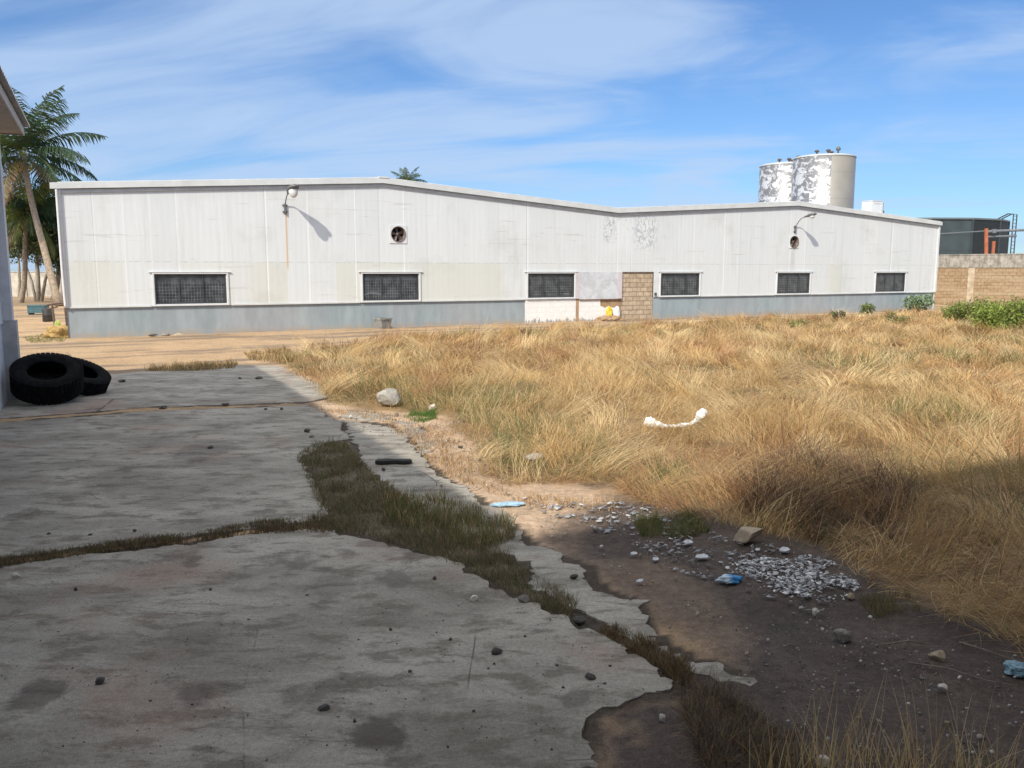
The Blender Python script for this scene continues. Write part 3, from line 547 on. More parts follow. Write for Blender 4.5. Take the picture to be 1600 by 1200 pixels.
def pal(w_list, n):
    cs = np.array([c for c, _ in w_list]); p = np.array([q for _, q in w_list]); p = p / p.sum()
    return cs[rng.choice(len(cs), n, p=p)] * (0.75 + 0.5 * rng.random((n, 1)))
STRAW, PALE, RED, OLIVE, GREEN, BROWN, PURPLE = (0.60, 0.405, 0.185), (0.70, 0.545, 0.30), (0.42, 0.225, 0.115), (0.25, 0.22, 0.09), (0.10, 0.145, 0.045), (0.24, 0.15, 0.085), (0.12, 0.075, 0.06)
GRASS = gp([(440, 568), (462, 585), (500, 616), (515, 634), (580, 634), (640, 640), (700, 646), (738, 668), (742, 700), (746, 738), (790, 756), (860, 752), (950, 756), (1000, 780), (1040, 800), (1100, 815), (1150, 822), (1200, 838), (1270, 848), (1320, 885), (1360, 920), (1440, 948), (1520, 980), (1600, 1020), (1800, 1110), (2100, 900), (2200, 520), (1900, 484), (1460, 490), (1200, 499), (1000, 508), (830, 516), (700, 524), (600, 531), (480, 546)])
def field(n):
    p = sample(GRASS, n, 1.35, 6.0); x, y = p[:, 0], p[:, 1]; d = np.hypot(x, y)
    big = fbm(x, y, 0.22, 101, 3); mid = fbm(x, y, 0.8, 111, 3); sm = fbm(x, y, 2.6, 121, 2)
    # clump the roots: pull points toward tuft centres
    keep = rng.random(n) < np.clip(0.30 + 1.9 * (sm - 0.30), 0.12, 1); p, x, y, d, big, mid, sm = p[keep], x[keep], y[keep], d[keep], big[keep], mid[keep], sm[keep]; n = len(p)
    h = (0.42 + 0.55 * mid + 0.25 * (sm - 0.5)) * (0.6 + 0.65 * rng.random(n))
    tallk = np.clip((x - 3.0) / 1.5, 0, 1) * np.clip((12.5 - d) / 2.5, 0, 1); h *= 0.66 + 0.32 * tallk
    az = 2 * np.pi * fbm(x, y, 0.32, 131, 2) * 2.2 + rng.normal(0, 0.75, n) + (sm - 0.5) * 3
    lodge = np.clip((fbm(x, y, 0.55, 141, 3) - 0.34) * 4.5, 0, 1)
    a0 = np.abs(rng.normal(0.3, 0.25, n)) + 0.75 * lodge; a1 = a0 + 0.6 + 1.0 * rng.random(n) + 0.6 * lodge
    bare = rng.random(n) > np.clip((fbm(x, y, 0.7, 171, 3) - 0.28) * 5, 0.25, 1); h[bare] *= 0.45; a0[bare] += 0.5; a1[bare] += 0.5
    up = rng.random(n) < 0.05; a0[up] *= 0.3; a1[up] = a0[up] + 0.25; h[up] *= 1.15
    wd = np.maximum(0.0055, d * 0.00052) * (0.7 + 0.6 * rng.random(n))
    c = pal([(STRAW, 5), (PALE, 2.4), (RED, 1.0), (OLIVE, 0.8), (BROWN, 0.6)], n)
    k = rng.random(n) < np.clip((fbm(x, y, 0.30, 151, 3) - 0.52) * 6, 0, 0.75); c[k] = pal([(RED, 3), (STRAW, 2), (BROWN, 1)], k.sum())
    k = rng.random(n) < np.clip((fbm(x, y, 0.42, 161, 3) - 0.53) * 7, 0, 0.7); c[k] = pal([(OLIVE, 3), (GREEN, 1.5), (PALE, 1)], k.sum())
    # the heap of dead brown weeds and the green clumps at the near edge
    k = inside(x, y, gp([(1150, 800), (1190, 720), (1260, 690), (1380, 730), (1430, 800), (1380, 860), (1280, 850)])) & (rng.random(n) < 0.62); c[k] = pal([(PURPLE, 4), (BROWN, 3), (RED, 1)], k.sum()); h[k] *= 1.15; a1[k] *= 0.8
    for P in ([(1235, 815), (1320, 810), (1330, 862), (1240, 850)], [(1020, 740), (1085, 730), (1090, 775), (1010, 770)], [(775, 690), (850, 690), (850, 735), (775, 735)], [(1080, 812), (1000, 800), (1000, 830), (1085, 832)]):
        k = inside(x, y, gp(P)) & (rng.random(n) < 0.75); c[k] = pal([(GREEN, 4), (OLIVE, 1)], k.sum()); a1[k] *= 0.7
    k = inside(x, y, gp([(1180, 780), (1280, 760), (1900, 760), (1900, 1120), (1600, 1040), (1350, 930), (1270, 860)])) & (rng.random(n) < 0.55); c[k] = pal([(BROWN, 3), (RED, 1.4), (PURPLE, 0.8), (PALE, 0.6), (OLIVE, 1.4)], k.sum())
    far = (d > 34) & (rng.random(n) < 0.35); c[far] = pal([(BROWN, 1), (RED, 1.5), (STRAW, 1)], far.sum())
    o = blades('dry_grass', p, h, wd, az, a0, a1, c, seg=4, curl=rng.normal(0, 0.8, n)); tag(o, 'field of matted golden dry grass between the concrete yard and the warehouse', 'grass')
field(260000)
def swirls(nt, per):                              # long lodged stalks combed over in arcs
    t = sample(GRASS, nt, 1.1, 6.0); n = nt * per; k = np.repeat(np.arange(nt), per); p = t[k] + rng.normal(0, 0.16, (n, 2)); ok = inside(p[:, 0], p[:, 1], GRASS); d = np.hypot(p[:, 0], p[:, 1])
    az = (rng.random(nt) * 6.283)[k] + rng.normal(0, 0.28, n); L = (0.6 + 0.65 * rng.random(nt))[k] * (0.6 + 0.5 * rng.random(n)); a0 = np.clip((0.5 + 0.5 * rng.random(nt))[k] + rng.normal(0, 0.2, n), 0.05, 1.3); a1 = (1.5 + 0.5 * rng.random(nt))[k] + rng.normal(0, 0.15, n); cu = rng.normal(0, 0.9, nt)[k] + rng.normal(0, 0.2, n)
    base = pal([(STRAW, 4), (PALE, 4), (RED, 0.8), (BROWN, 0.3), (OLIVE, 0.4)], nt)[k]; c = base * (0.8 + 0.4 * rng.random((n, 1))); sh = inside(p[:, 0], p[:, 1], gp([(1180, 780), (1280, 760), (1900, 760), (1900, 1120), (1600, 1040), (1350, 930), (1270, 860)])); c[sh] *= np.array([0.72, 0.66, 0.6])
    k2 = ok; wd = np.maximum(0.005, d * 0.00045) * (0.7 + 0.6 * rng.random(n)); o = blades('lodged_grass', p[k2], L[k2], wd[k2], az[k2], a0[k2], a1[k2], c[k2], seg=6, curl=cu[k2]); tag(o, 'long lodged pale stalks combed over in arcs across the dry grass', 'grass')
swirls(760, 64)
def patch(name, poly, n, h0, h1, pl, label, cat, lean=(0.25, 0.9), wmin=0.0035, power=0.8):
    p = sample(poly, n, power, 4.0); n = len(p); d = np.hypot(p[:, 0], p[:, 1]); sm = fbm(p[:, 0], p[:, 1], 5.0, 211, 3)
    k = rng.random(n) < np.clip(0.2 + 2.4 * (sm - 0.28), 0.05, 1); p, d, sm = p[k], d[k], sm[k]; n = len(p)
    h = (h0 + (h1 - h0) * np.clip(sm * 1.5 - 0.25, 0, 1)) * (0.5 + 0.8 * rng.random(n)); a0 = np.abs(rng.normal(0.1, lean[0], n)); a1 = a0 + lean[1] * rng.random(n) * 1.5
    o = blades(name, p, h, np.maximum(wmin, d * 0.0005) * (0.7 + 0.7 * rng.random(n)), rng.random(n) * 6.283, a0, a1, pal(pl, n), seg=3, curl=rng.normal(0, 0.6, n)); return tag(o, label, cat)
patch('crack_weeds', gp([(462, 712), (490, 693), (540, 690), (550, 705), (590, 745), (640, 780), (720, 800), (800, 822), (806, 840), (775, 856), (800, 872), (880, 925), (902, 945), (890, 966), (830, 942), (760, 905), (690, 876), (640, 858), (580, 836), (520, 828), (480, 820), (500, 795), (478, 745)]), 27000, 0.03, 0.13, [((0.16, 0.165, 0.085), 4), ((0.26, 0.22, 0.14), 1.2), (OLIVE, 2), (BROWN, 1.4), (RED, .5), (GREEN, 2), (PURPLE, 2.5), ((0.20, 0.17, 0.12), 1.5)], 'wide mat of olive and brown weeds filling the gap between the slabs', 'weeds', (0.45, 1.3))
patch('crack_grass', gp([(600, 775), (660, 775), (740, 790), (802, 818), (795, 850), (730, 858), (660, 835), (600, 805)]), 4600, 0.06, 0.20, [(GREEN, 4), (OLIVE, 3.5), (STRAW, 1.2), (BROWN, 1.6), (PALE, 0.6)], 'taller green grass in the middle of the weedy gap', 'grass', (0.15, 0.6))
patch('crack_weeds', gp([(-60, 884), (0, 872), (150, 851), (300, 832), (400, 816), (480, 806), (530, 815), (520, 832), (400, 834), (300, 845), (150, 865), (0, 888), (-60, 900)]), 9000, 0.015, 0.085, [(PURPLE, 3), (BROWN, 2), (GREEN, 1.2), (OLIVE, 1)], 'thin dark line of weeds in the slab joint running to the left edge', 'weeds')
patch('crack_weeds', gp([(930, 985), (965, 975), (1015, 1005), (1065, 1035), (1090, 1062), (1060, 1068), (1010, 1030), (960, 1004)]), 3500, 0.04, 0.12, [(BROWN, 3), (OLIVE, 2), (PURPLE, 2)], 'small brown weed tuft in the crack beside the pale strip', 'weeds')
patch('dead_weeds', gp([(1062, 1060), (1110, 1075), (1180, 1115), (1240, 1150), (1275, 1230), (1240, 1320), (1130, 1300), (1100, 1200), (1070, 1120)]), 12000, 0.06, 0.19, [(PURPLE, 4), ((0.17, 0.14, 0.115), 3), ((0.26, 0.22, 0.17), 1), (RED, 0.8), (OLIVE, 2)], 'mat of dead purplish brown weeds at the bottom edge', 'weeds', (0.6, 1.6))
patch('weed_fringe', gp([(225, 580), (260, 572), (330, 568), (372, 568), (365, 576), (300, 580)]), 2500, 0.06, 0.22, [(OLIVE, 2), (STRAW, 1.5), (BROWN, 2)], 'low fringe of grass along the far edge of the concrete', 'grass')
patch('weed_fringe', gp([(380, 552), (450, 545), (470, 560), (445, 568), (390, 562)]), 2500, 0.05, 0.2, [(OLIVE, 2), (STRAW, 2), (BROWN, 2)], 'sparse grey weeds between the concrete corner and the dry grass', 'weeds')
patch('green_tuft', gp([(628, 655), (645, 645), (680, 645), (682, 655), (660, 661)]), 1800, 0.05, 0.14, [((0.11, 0.22, 0.04), 3), (GREEN, 2)], 'small bright green grass tuft beside the concrete chunk', 'grass')
patch('bank_weeds', gp([(990, 812), (1080, 805), (1110, 830), (1060, 842), (1000, 836)]), 2200, 0.05, 0.16, [(GREEN, 3), (OLIVE, 2), (BROWN, 1)], 'green weeds at the edge of the dark soil below the dry grass', 'weeds')
patch('bank_weeds', gp([(1330, 930), (1420, 925), (1440, 955), (1370, 965)]), 800, 0.03, 0.12, [(GREEN, 2), (OLIVE, 2), (BROWN, 3)], 'dark green weeds beside the white chips at the foot of the dry grass', 'weeds')
patch('scattered_weeds', gp([(500, 640), (560, 640), (740, 660), (740, 745), (800, 770), (980, 780), (960, 800), (820, 790), (690, 740), (600, 660)]), 5200, 0.03, 0.13, [(STRAW, 3), (RED, 2), (OLIVE, 1.5), (BROWN, 2)], 'thin straw and seedlings on the bare sunlit soil', 'weeds', (0.5, 1.2))
def tall(poly, n, h0, h1, label):
    p = sample(poly, n, 0.3); n = len(p); h = h0 + (h1 - h0) * rng.random(n) ** 2.2; az = rng.random(n) * 6.283; a0 = np.abs(rng.normal(0.05, 0.22, n)); a1 = a0 + rng.random(n) * 0.8
    tag(blades('tall_grass', p, h, 0.0034 + 0.002 * rng.random(n), az, a0, a1, pal([(PALE, 3), (STRAW, 3), (OLIVE, 1.2)], n), seg=5), label, 'grass')
patch('dead_weed_heap', gp([(1160, 775), (1195, 735), (1215, 765), (1265, 705), (1300, 745), (1375, 730), (1440, 795), (1385, 800), (1400, 850), (1330, 815), (1270, 850), (1240, 800), (1190, 820)]), 6500, 0.14, 0.52, [((0.09, 0.058, 0.045), 4), (PURPLE, 5), (BROWN, 2), (RED, 1.5), ((0.2, 0.17, 0.13), 2)], 'heap of dark purplish dead weeds at the near edge of the dry grass', 'weeds', (0.6, 1.5), 0.005)
tall(gp([(1160, 1240), (1250, 1180), (1400, 1175), (1560, 1200), (1600, 1290), (1400, 1330), (1200, 1330)]), 800, 0.06, 0.52, 'tall pale grass stalks rising at the bottom right corner')
# ================================================================== STONES, DEBRIS
def rock_mesh(sx, sy, sz, seed, rough=0.22, flat=False):
    import bmesh
    bm = bmesh.new(); bmesh.ops.create_icosphere(bm, subdivisions=2 if max(sx, sy) < 0.08 else 3, radius=1.0); r = random.Random(seed)
    pl = [(Vector((r.gauss(0, 1), r.gauss(0, 1), r.gauss(0, 0.8))).normalized(), r.uniform(0.42, 0.78)) for _ in range(11)]
    for v in bm.verts:
        c = v.co
        for nrm, d in pl:
            k = c.dot(nrm) - d
            if k > 0: c -= nrm * k * 0.92
        c *= 1 + r.uniform(-rough, rough) * 0.2
        c.x *= sx; c.y *= sy; c.z *= sz
    zmin = min(v.co.z for v in bm.verts)
    for v in bm.verts: v.co.z -= zmin * 0.8
    me = bpy.data.meshes.new('stone'); bm.to_mesh(me); bm.free(); return me
def stone_fn(a, b):
    def fn(t, bb):
        p = t.coord(); n = t.noise(p, 22, 6, 0.7); t.put(bb.inputs['Normal'], t.bump(n, 0.6, 0.01)); return t.mix(t.ramp(n, 0.3, 0.7), a, b)
    return fn
M_ST = {'chunk': material('broken_concrete', rough=0.9, fn=stone_fn((0.30, 0.285, 0.25), (0.46, 0.44, 0.39))), 'grey': material('grey_stone', rough=0.9, fn=stone_fn((0.16, 0.15, 0.135), (0.30, 0.28, 0.25))), 'dark': material('dark_stone', rough=0.9, fn=stone_fn((0.05, 0.045, 0.04), (0.11, 0.095, 0.085))),
        'pale': material('pale_stone', rough=0.9, fn=stone_fn((0.48, 0.45, 0.40), (0.66, 0.63, 0.58))), 'tan': material('tan_stone', rough=0.9, fn=stone_fn((0.30, 0.24, 0.165), (0.44, 0.36, 0.26)))}
def stone(px_, py_, wpx, hpx, kind, label, name='stone', group=None, cat='stone', yaw=None, asp=0.8):
    p = g(px_, py_); k = p.y / FOC * (1.3 if wpx > 11 else 1.0); s = len(bpy.data.objects)
    o = bpy.data.objects.new(name, rock_mesh(wpx * k * 0.5, wpx * k * 0.5 * asp, hpx * k * 0.62, s)); o.data.materials.append(M_ST[kind]); COL.objects.link(o)
    o.location = (p.x, p.y, -0.004); o.rotation_euler.z = random.uniform(-0.5, 0.5) if yaw is None else yaw; return tag(o, label, cat, group)
SG = 'small stones scattered on the slabs and soil'
stone(612, 634, 46, 25, 'chunk', 'large pale grey concrete chunk lying at the edge of the dry grass', 'concrete_chunk', cat='concrete chunk')
stone(1168, 846, 44, 22, 'tan', 'tan rounded rock beside the pile of white chips', 'rock', cat='rock')
stone(676, 640, 12, 9, 'pale', 'small white stone right of the concrete chunk')
stone(57, 627, 24, 10, 'grey', 'grey stone on the slab in front of the leaning tyre', 'rock', cat='rock')
stone(740, 938, 13, 8, 'pale', 'white angular stone on the near slab below the weed mat')
stone(819, 940, 17, 10, 'grey', 'rounded grey stone on the near slab beside the crack')
stone(25, 901, 15, 7, 'pale', 'pale flat stone on pink stained concrete at the left edge')
stone(1318, 1000, 30, 17, 'grey', 'lumpy grey stone on the dark soil right of the pale strip', 'rock', cat='rock')
stone(1465, 1032, 28, 14, 'tan', 'angular buff stone with a flat top on the dark soil', 'rock', cat='rock', yaw=0.5)
stone(1473, 1078, 16, 9, 'pale', 'white triangular stone below the angular buff stone')
stone(1035, 1127, 13, 10, 'pale', 'white stone on the dark patch beside the dead weeds')
stone(1286, 1195, 26, 14, 'pale', 'pale block at the bottom edge among tall stalks', 'rock', cat='rock')
stone(922, 1058, 21, 8, 'dark', 'dark flat lump on the near slab left of the dark patch')
stone(508, 1108, 20, 9, 'dark', 'dark reddish lump on the near slab above the damp stain')
stone(775, 1020, 18, 9, 'dark', 'dark lump on the near slab between two pebbles, centre of the photo')
stone(1274, 960, 13, 9, 'pale', 'bright white stone just below the white chips')
stone(679, 905, 10, 8, 'dark', 'dark pebble on the near slab just below the weed mat')
stone(554, 1128, 9, 7, 'dark', 'dark pebble right of the dark reddish lump')
stone(156, 1068, 17, 8, 'dark', 'dark flat stone on the near slab at lower left')
stone(897, 903, 13, 6, 'dark', 'dark flat pebble on the pale strip')
stone(905, 970, 26, 6, 'dark', 'dark flake lying across the crack at the weed mat end')
stone(1331, 934, 14, 9, 'tan', 'buff stone at the grass edge right of the white chips')
stone(1166, 1022, 9, 7, 'tan', 'small buff stone on the brown soil beside the pale strip')
stone(1343, 1125, 11, 8, 'grey', 'grey stone low on the dark soil behind the tall stalks')
stone(1530, 1152, 11, 7, 'pale', 'pale stone low on the dark soil near the right edge')
small = 'one of the small dark pebbles scattered over the near slab'
for x, y in [(131, 1160), (388, 968), (329, 922), (718, 1008), (763, 1045), (772, 1038), (704, 1000), (740, 1112), (300, 1101), (511, 1165), (417, 1188), (953, 1041), (870, 1040), (880, 1075), (640, 1050), (235, 1095), (118, 923), (820, 995), (862, 1172), (200, 1127), (560, 1000), (480, 930), (610, 985), (945, 1068), (700, 1168)]:
    stone(x, y, random.uniform(4, 9), random.uniform(3, 6), 'dark', small, 'pebble', 'dark pebbles on the near slab', 'pebble')
small2 = 'one of the small pale stones strewn over the dark soil'
for x, y in [(1150, 985), (1170, 940), (1115, 975), (1200, 1000), (1255, 1040), (1370, 1010), (1395, 1045), (1440, 1060), (1500, 1060), (1545, 1050), (1420, 1100), (1330, 1070), (1280, 1080), (1240, 960), (1360, 965), (1285, 985), (1225, 1060), (1020, 910), (985, 935), (1055, 905), (1090, 960), (1560, 1105), (1480, 1130), (1380, 1160), (1550, 1175), (940, 855), (960, 875), (1000, 870), (930, 830), (1035, 850), (1350, 1040)]:
    stone(x, y, random.uniform(5, 11), random.uniform(4, 7), random.choice(['pale', 'grey', 'tan', 'grey']), small2, 'pebble', 'pale stones on the dark soil', 'pebble')
small3 = 'one of the small stones on the sunlit bare soil beside the slabs'
for x, y in [(548, 653), (700, 690), (720, 700), (668, 730), (690, 760), (820, 780), (760, 760), (850, 800), (870, 790), (620, 650), (660, 670), (750, 720), (725, 660), (600, 735), (487, 683), (1088, 600 + 215), (905, 795)]:
    stone(x, y, random.uniform(5, 12), random.uniform(4, 6), random.choice(['dark', 'grey', 'tan', 'pale']), small3, 'pebble', 'stones on the sunlit soil', 'pebble')
small4 = 'one of the dark specks of rubble on the far slabs'
for x, y in [(255, 638), (167, 598), (190, 597), (375, 592), (352, 633), (415, 640), (405, 592), (440, 640), (480, 675), (76, 834), (140, 836), (330, 700), (210, 830)]:
    stone(x, y, random.uniform(7, 13), random.uniform(3, 5), 'dark', small4, 'pebble', 'rubble specks on the far slabs', 'pebble')
# white chips
def chips(poly, n, smin, smax, name, label, cols):
    p = sample(poly, n * 2, 0.4); p = p[rng.random(len(p)) < np.clip((fbm(p[:, 0], p[:, 1], 4.5, 301, 3) - 0.36) * 4.5, 0.04, 1)][:n]; n = len(p); m = MB(); vs = []; fs = []; cl = []
    for i in range(n):
        s = smin + (smax - smin) * random.random() ** 2.2; a0 = random.random() * 6.28; k = 4; tilt = Matrix.Rotation(random.gauss(0, 0.25), 3, 'X') @ Matrix.Rotation(random.gauss(0, 0.25), 3, 'Y')
        pts = [tilt @ Vector((math.cos(a0 + j * 1.571) * s * random.uniform(0.6, 1.2), math.sin(a0 + j * 1.571) * s * random.uniform(0.35, 0.9), 0)) for j in range(k)]; z = 0.006 + random.random() * 0.012; b = len(vs); c = random.choice(cols); th = 0.0022
        for q in pts: vs.append((p[i][0] + q.x, p[i][1] + q.y, z + q.z + th))
        for q in pts: vs.append((p[i][0] + q.x, p[i][1] + q.y, z + q.z - th))
        fs += [(b, b + 1, b + 2, b + 3)] + [(b + j, b + 4 + j, b + 4 + (j + 1) % 4, b + (j + 1) % 4) for j in range(4)]
        f_ = random.uniform(0.7, 1.1); cl += [tuple(ch * f_ for ch in c)] * 8
    o = mesh_np(name, np.array(vs), np.array(fs), np.array(cl), M_CHIP); tag(o, label, 'debris', kind='stuff')
def chip_fn(t, b): return t.attr('tint')
M_CHIP = material('chip_surface', rough=0.6, fn=chip_fn)
chips(gp([(1120, 885), (1160, 868), (1230, 858), (1300, 878), (1345, 918), (1325, 940), (1230, 930), (1160, 915)]), 1300, 0.004, 0.030, 'white_chips', 'dense spread of small white chips on the dark soil', [(0.82, 0.82, 0.81), (0.74, 0.74, 0.73), (0.5, 0.5, 0.5), (0.28, 0.28, 0.28)])
chips(gp([(985, 850), (1090, 828), (1200, 850), (1300, 880), (1345, 925), (1280, 960), (1120, 910), (1040, 890)]), 900, 0.003, 0.032, 'scattered_chips', 'loose white and grey chips scattered around the dense pile', [(0.55, 0.55, 0.54), (0.34, 0.34, 0.35), (0.2, 0.19, 0.18), (0.14, 0.12, 0.11)])
chips(gp([(930, 860), (1160, 980), (1350, 960), (1600, 1030), (1600, 1200), (1300, 1200), (1180, 1080), (1060, 1000)]), 900, 0.002, 0.014, 'soil_litter', 'fine chips and specks littering the dark soil', [(0.30, 0.28, 0.25), (0.16, 0.14, 0.12), (0.42, 0.41, 0.39), (0.05, 0.045, 0.04)])
chips(gp([(-40, 900), (400, 840), (640, 870), (900, 980), (1040, 1060), (900, 1200), (0, 1200)]), 700, 0.002, 0.008, 'slab_grit', 'fine dark grit lying on the near slab', [(0.05, 0.045, 0.04), (0.10, 0.085, 0.07), (0.22, 0.2, 0.18)])
chips(gp([(480, 640), (560, 640), (720, 660), (830, 780), (900, 800), (880, 850), (780, 790), (660, 710)]), 700, 0.003, 0.022, 'soil_litter', 'small rubble and flakes on the sunlit soil beside the slab', [(0.36, 0.30, 0.24), (0.22, 0.17, 0.13), (0.46, 0.43, 0.38), (0.10, 0.08, 0.07)])
chips(gp([(820, 790), (960, 785), (1090, 800), (1100, 830), (1000, 850), (880, 815)]), 300, 0.006, 0.045, 'scattered_chips', 'grey and bluish flakes of rubble along the foot of the dry grass', [(0.36, 0.38, 0.41), (0.26, 0.27, 0.29), (0.5, 0.5, 0.5)])
M_SHARD = material('pale_shard', (0.52, 0.53, 0.54), 0.6, var=0.2, vscale=12)
for x, y, wp_, lb_ in [(991, 868, 15, 'flat pale shard left of the scattered chips'), (1024, 877, 14, 'square pale shard beside the brown soil'), (1075, 850, 22, 'wide pale shard above the loose chips'), (1098, 873, 26, 'largest pale shard at the left end of the white pile'), (1000, 911, 16, 'long thin pale shard on the brown soil'), (1225, 862, 26, 'flat pale slab shard above the dense white pile'), (835, 715, 40, 'pale flat piece lying in the short dry grass')]:
    p = g(x, y); s = wp_ * p.y / FOC / 2; r = random.Random(x); P = [(s * math.cos(q) * r.uniform(0.7, 1.1), s * 0.75 * math.sin(q) * r.uniform(0.6, 1.1)) for q in (0.2, 1.1, 2.2, 3.3, 4.1, 5.3)]
    o = MB().prism(P, 0.0, 0.012).build('shard', M_SHARD); o.location = (p.x, p.y, 0.012); o.rotation_euler = (0.08, -0.05, r.random()); tag(o, lb_, 'shard')
# crumpled plastics
def crumple(name, p, sx, sy, sz, seed, mat, label, cat, yaw=0.0):
    import bmesh
    bm = bmesh.new(); bmesh.ops.create_icosphere(bm, subdivisions=4, radius=1.0); r = random.Random(seed); off = Vector((r.random() * 50, r.random() * 50, r.random() * 50))
    from mathutils import noise as mn
    for v in bm.verts:
        c = v.co.copy(); k = 1 + 0.35 * mn.noise(c * 1.6 + off) + 0.22 * abs(mn.noise(c * 4 + off)) + 0.1 * mn.noise(c * 9 + off)
        c *= k; v.co = Vector((c.x * sx, c.y * sy, max(c.z, -0.45) * sz))
    zmin = min(v.co.z for v in bm.verts)
    for v in bm.verts: v.co.z -= zmin
    me = bpy.data.meshes.new(name); bm.to_mesh(me); bm.free(); me.materials.append(mat); o = bpy.data.objects.new(name, me); COL.objects.link(o); o.location = p; o.rotation_euler.z = yaw; return tag(o, label, cat)
def packet_fn(t, b):
    p = t.coord(); x = t.sep(p)[0]; return t.mix(t.ramp(t.m('ADD', x, t.m('MULTIPLY', t.noise(p, 20, 3), 0.05)), -0.02, 0.05), (0.50, 0.62, 0.70), (0.03, 0.22, 0.50))
M_PACK = material('blue_packet', rough=0.35, fn=packet_fn)
crumple('plastic_packet', g(1140, 909) + Vector((0, 0, 0.005)), 0.095, 0.05, 0.035, 4, M_PACK, 'crumpled blue and white plastic packet beside the white chips', 'packet', 0.1)
crumple('plastic_scrap', g(793, 789), 0.17, 0.07, 0.02, 9, material('pale_blue_plastic', (0.34, 0.50, 0.62), 0.35, var=0.3, vscale=20), 'flattened pale blue plastic scrap on the sunlit soil', 'plastic scrap', 0.1)
crumple('plastic_wrapper', g(1590, 1052), 0.075, 0.06, 0.05, 14, material('clear_blue_plastic', (0.20, 0.34, 0.42), 0.25, var=0.5, vscale=25), 'crumpled clear blue plastic wrapper at the right edge', 'plastic wrapper')
M_SACK = material('white_sack', (0.80, 0.81, 0.79), 0.6, var=0.10, vscale=14)
def sack():                                      # long twisted white plastic sack lying sagging across the grass
    a = at(1008, 658, 13.1); b_ = at(1040, 666, 13.0); c = at(1070, 664, 12.95); d = at(1090, 656, 12.9); e = at(1101, 640, 12.85)
    ctl = [a, b_, c, d, e]; pts = []; n = 70
    for i in range(n):
        f = i / (n - 1) * 4; k = min(3, int(f)); q = f - k; p0, p1, p2, p3 = ctl[max(0, k - 1)], ctl[k], ctl[k + 1], ctl[min(4, k + 2)]
        pts.append(0.5 * ((2 * p1) + (p2 - p0) * q + (2 * p0 - 5 * p1 + 4 * p2 - p3) * q * q + (3 * p1 - p0 - 3 * p2 + p3) * q ** 3))
    rad = [0.03 + 0.055 * math.exp(-((i / n - 0.08) / 0.10) ** 2) + 0.045 * math.exp(-((i / n - 0.86) / 0.14) ** 2) + random.uniform(-0.010, 0.010) for i in range(n)]; rad[0] *= 0.4; rad[-1] *= 0.5
    m = MB(); m.tube(pts, rad, 20)
    from mathutils import noise as mn
    m.v = [tuple(Vector(q) + mn.noise_vector(Vector(q) * 9) * 0.022 + mn.noise_vector(Vector(q) * 24) * 0.008) for q in m.v]
    tag(m.build('plastic_sack', M_SACK, smooth=True), 'long twisted white plastic sack sagging across the dry grass', 'sack')
sack()
b0 = at(1084, 741, 10.6); b1 = at(1126, 757, 10.3); ax = (b1 - b0); L = ax.length
Mb = Matrix.Translation(b0) @ ax.to_track_quat('Z', 'Y').to_matrix().to_4x4()
bo = MB().lathe([(0.0, 0.03), (0.033, 0.032), (0.036, 0.05), (0.036, L * 0.45), (0.033, L * 0.5), (0.036, L * 0.55), (0.036, L * 0.9), (0.0, L * 0.93)], 16, Mb).build('plastic_bottle', material('cloudy_plastic', (0.50, 0.48, 0.42), 0.3, var=0.2, vscale=10), smooth=True); tag(bo, 'dusty clear plastic bottle with a blue cap lying in the grass', 'bottle')
MB().lathe([(0.0, -0.005), (0.018, -0.003), (0.018, 0.025), (0.0, 0.03)], 12, Mb).build('bottle_cap', material('blue_cap', (0.05, 0.10, 0.45), 0.4, var=0.1), bo)
# flat dark piece and sticks
p = g(615, 724); m = MB(); P = [(-0.33, -0.05), (-0.2, -0.07), (0.05, -0.03), (0.2, -0.06), (0.34, -0.01), (0.30, 0.07), (0.05, 0.05), (-0.1, 0.08), (-0.3, 0.05)]
o = m.prism([(x * 0.72, y) for x, y in P], 0.0, 0.05).build('rubber_strip', material('black_rubber', (0.022, 0.021, 0.02), 0.8, var=0.3, vscale=10)); o.location = p; tag(bevel(o, 0.01), 'flat black rubber strip lying on the pale concrete strip', 'rubber strip')
M_TWIG = material('grey_twig', (0.20, 0.165, 0.13), 0.9, var=0.3, vscale=30)
for k, (P, lb_) in enumerate([([(1420, 1040), (1480, 1052), (1540, 1068), (1590, 1080)], 'long grey stick on the dark soil running off the right edge'), ([(1500, 1008), (1545, 1025), (1600, 1042)], 'pale stick at the foot of the dry grass near the right edge'), ([(1380, 1012), (1420, 1008), (1450, 1011)], 'thin short twig above the angular buff stone')]):
    m = MB(); m.tube([g(x, y) + Vector((0, 0, 0.02 + 0.012 * (i % 2))) for i, (x, y) in enumerate(P)], [0.006, 0.005, 0.004, 0.003][:len(P)], 7); tag(m.build('stick', M_TWIG, smooth=True), lb_, 'stick')
